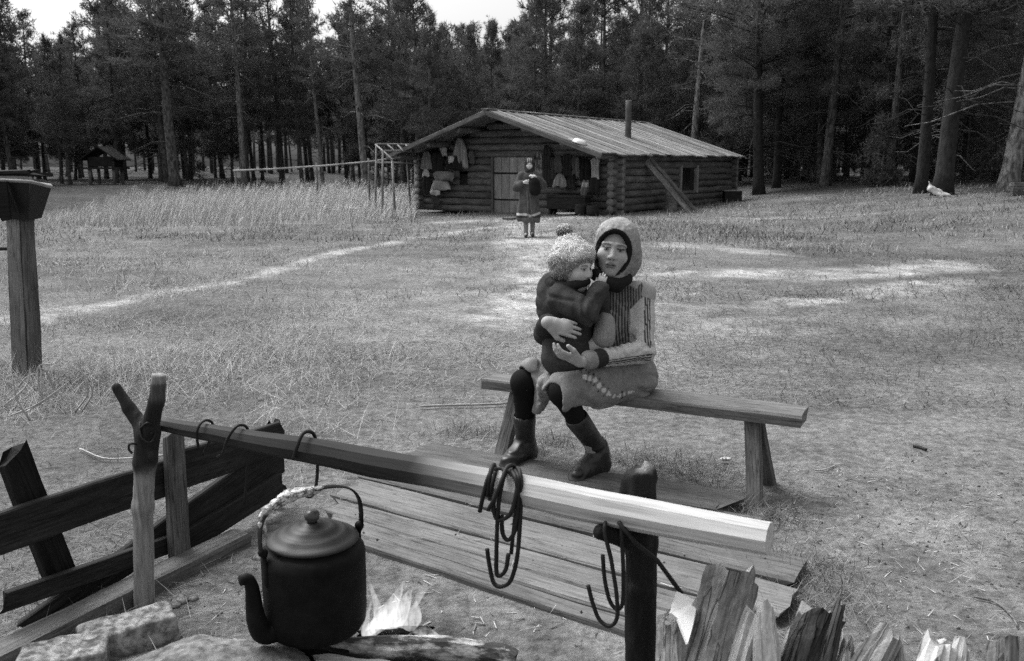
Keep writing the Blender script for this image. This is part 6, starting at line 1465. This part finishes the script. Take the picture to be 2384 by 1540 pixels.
wk = thing('person', 'person in a long dark coat with pale hem bands walking before the cabin', 'person', (fx, fy_, z0))
soft_obj('body', wb, .009, M_SKIN, wk, None, lambda v: np.where(np.linalg.norm(v - whc, axis=1) < .15, face_tone(v, whc, WR, .88, .66), .62))
dr = Soft()
dr.cap(W_(0, .01, .90), W_(0, .02, 1.14), .165, .165, .05, 'coat').cap(W_(-.13, .0, 1.20), W_(.13, .0, 1.20), .085, .085, .06, 'coat').cap(W_(0, .01, .92), W_(0, .02, .42), .17, .245, .08, 'coat', (np.array([0, 1., 0]), .85))
dr.cap(W_(-.16, 0, 1.20), wel, .075, .082, .04, 'sleeve').cap(wel, wwr + (wel - wwr) * .25, .082, .070, .04, 'sleeve').cap(W_(.16, 0, 1.20), wel2, .075, .085, .04, 'sleeve').cap(wel2, wwr2 + (wel2 - wwr2) * .35, .085, .070, .04, 'sleeve')
dr.box(W_(0, .02, .17), (.4, .4, .12), .0, .01).cut()
def coat2(v):
    x, z = v[:, 0] - fx, v[:, 2] - z0; c = .085 + .035 * fbm(v, 14, 2, 4)
    hem = .455 + np.where(x < 0, -.04 * (x + .2) / .2 * 0 - .10 * (x + .22) * .5, .30 * x - .04)
    c = np.where(np.abs(z - hem) < .023, .55, c); c = np.where((z < hem - .02) & (z > .36), .05, c)
    c = np.where((z < .385), .13, c)
    fr = v[:, 1] < fy_
    c = np.where(fr & (np.abs(x + .035 + .05 * (z - .6)) < .009) & (z < .95), .17, c); c = np.where(fr & (np.abs(x - .03 + .10 * (z - .6)) < .009) & (z < .95), .15, c)
    c = np.where(fr & (z > .92) & (z < 1.12) & (np.abs(x + .03) < .045), .11, c)
    return c
soft_obj('long_coat', dr, .011, M_KNIT, wk, lambda X: .012 * fbm(X, 7, 2, 3) + .014 * np.sin((X[:, 0] - fx) * 34 + 2 * fbm(X, 4, 1, 1)) * sst(z0 + .9 - X[:, 2], 0, .35), coat2)
bg = Soft(); bg.ell(W_(.10, -.20, 1.02), (.105, .085, .16), .04, 'b').ell(W_(.11, -.22, .92), (.11, .09, .10), .05, 'b').cap(W_(-.02, -.18, 1.14), W_(-.03, -.19, 1.04), .012, .010, .01, 'strap')
ob = soft_obj('carried_bundle', bg, .011, M_VCOL, None, lambda X: .006 * fbm(X, 14, 2, 3), lambda v: np.where(np.abs(v[:, 0] - fx + .025) < .014, .5, .014)); tag(ob, 'black bundle clasped against the chest of the walking person', 'bundle')
kc_ = Soft(); whq = lambda a, b, c: whc + WR @ (np.array([a, b, c]) * .88)
kc_.ell(whq(0, .035, -.02), np.array([.105, .115, .115]) * .88, .03, 'k', WR).ell(whq(0, -.05, -.05), np.array([.11, .11, .085]) * .88, .05, 'k', WR).cap(whq(-.02, -.13, .04), whq(.02, -.14, .04), .05, .06, .04, 'k').cap(whq(0, -.12, -.04), whq(0, -.22, -.04), .09, .12, .05, 'k')
kc_.ell(whq(0, -.012, .11), np.array([.063, .072, .12]) * .88, .015, '', WR).cut()
def kerch(v):
    L = ((v - whc) @ WR) / .88; a = np.arctan2(L[:, 0], L[:, 1] - .0); r = (np.abs(L[:, 0] + .0) < .009) | (np.abs(np.abs(L[:, 0]) - .040) < .008); return np.where(r & (L[:, 1] > .055) & (L[:, 2] > -.02), .30, .035 + .02 * fbm(v, 30, 2, 2))
soft_obj('headscarf', kc_, .009, M_VCOL, wk, lambda X: .004 * fbm(X, 20, 2, 3), kerch)
for e, fwd in ((-1, -.06), (1, .05)):
    b = Soft(); b.cap(W_(e * .065, fwd + .035, .10), W_(e * .066, fwd + .03, .05), .045, .042, .02, 'b').cap(W_(e * .065, fwd + .03, .045), W_(e * .072, fwd - .115, .032), .042, .034, .02, 'b')
    soft_obj('shoe', b, .009, M_LEATHER, wk, None, lambda v, f_=fwd, e=e: np.where((e < 0) & (np.abs(v[:, 2] - z0 - .075) < .014) & (v[:, 1] < fy_ + f_), .42, .025))
    b = Soft(); b.cap(W_(e * .07, fwd * .5, .44), W_(e * .065, fwd + .03, .10), .056, .042, .02, 'b'); soft_obj('stocking', b, .009, M_VCOL, wk, None, lambda v: np.full(len(v), .24))
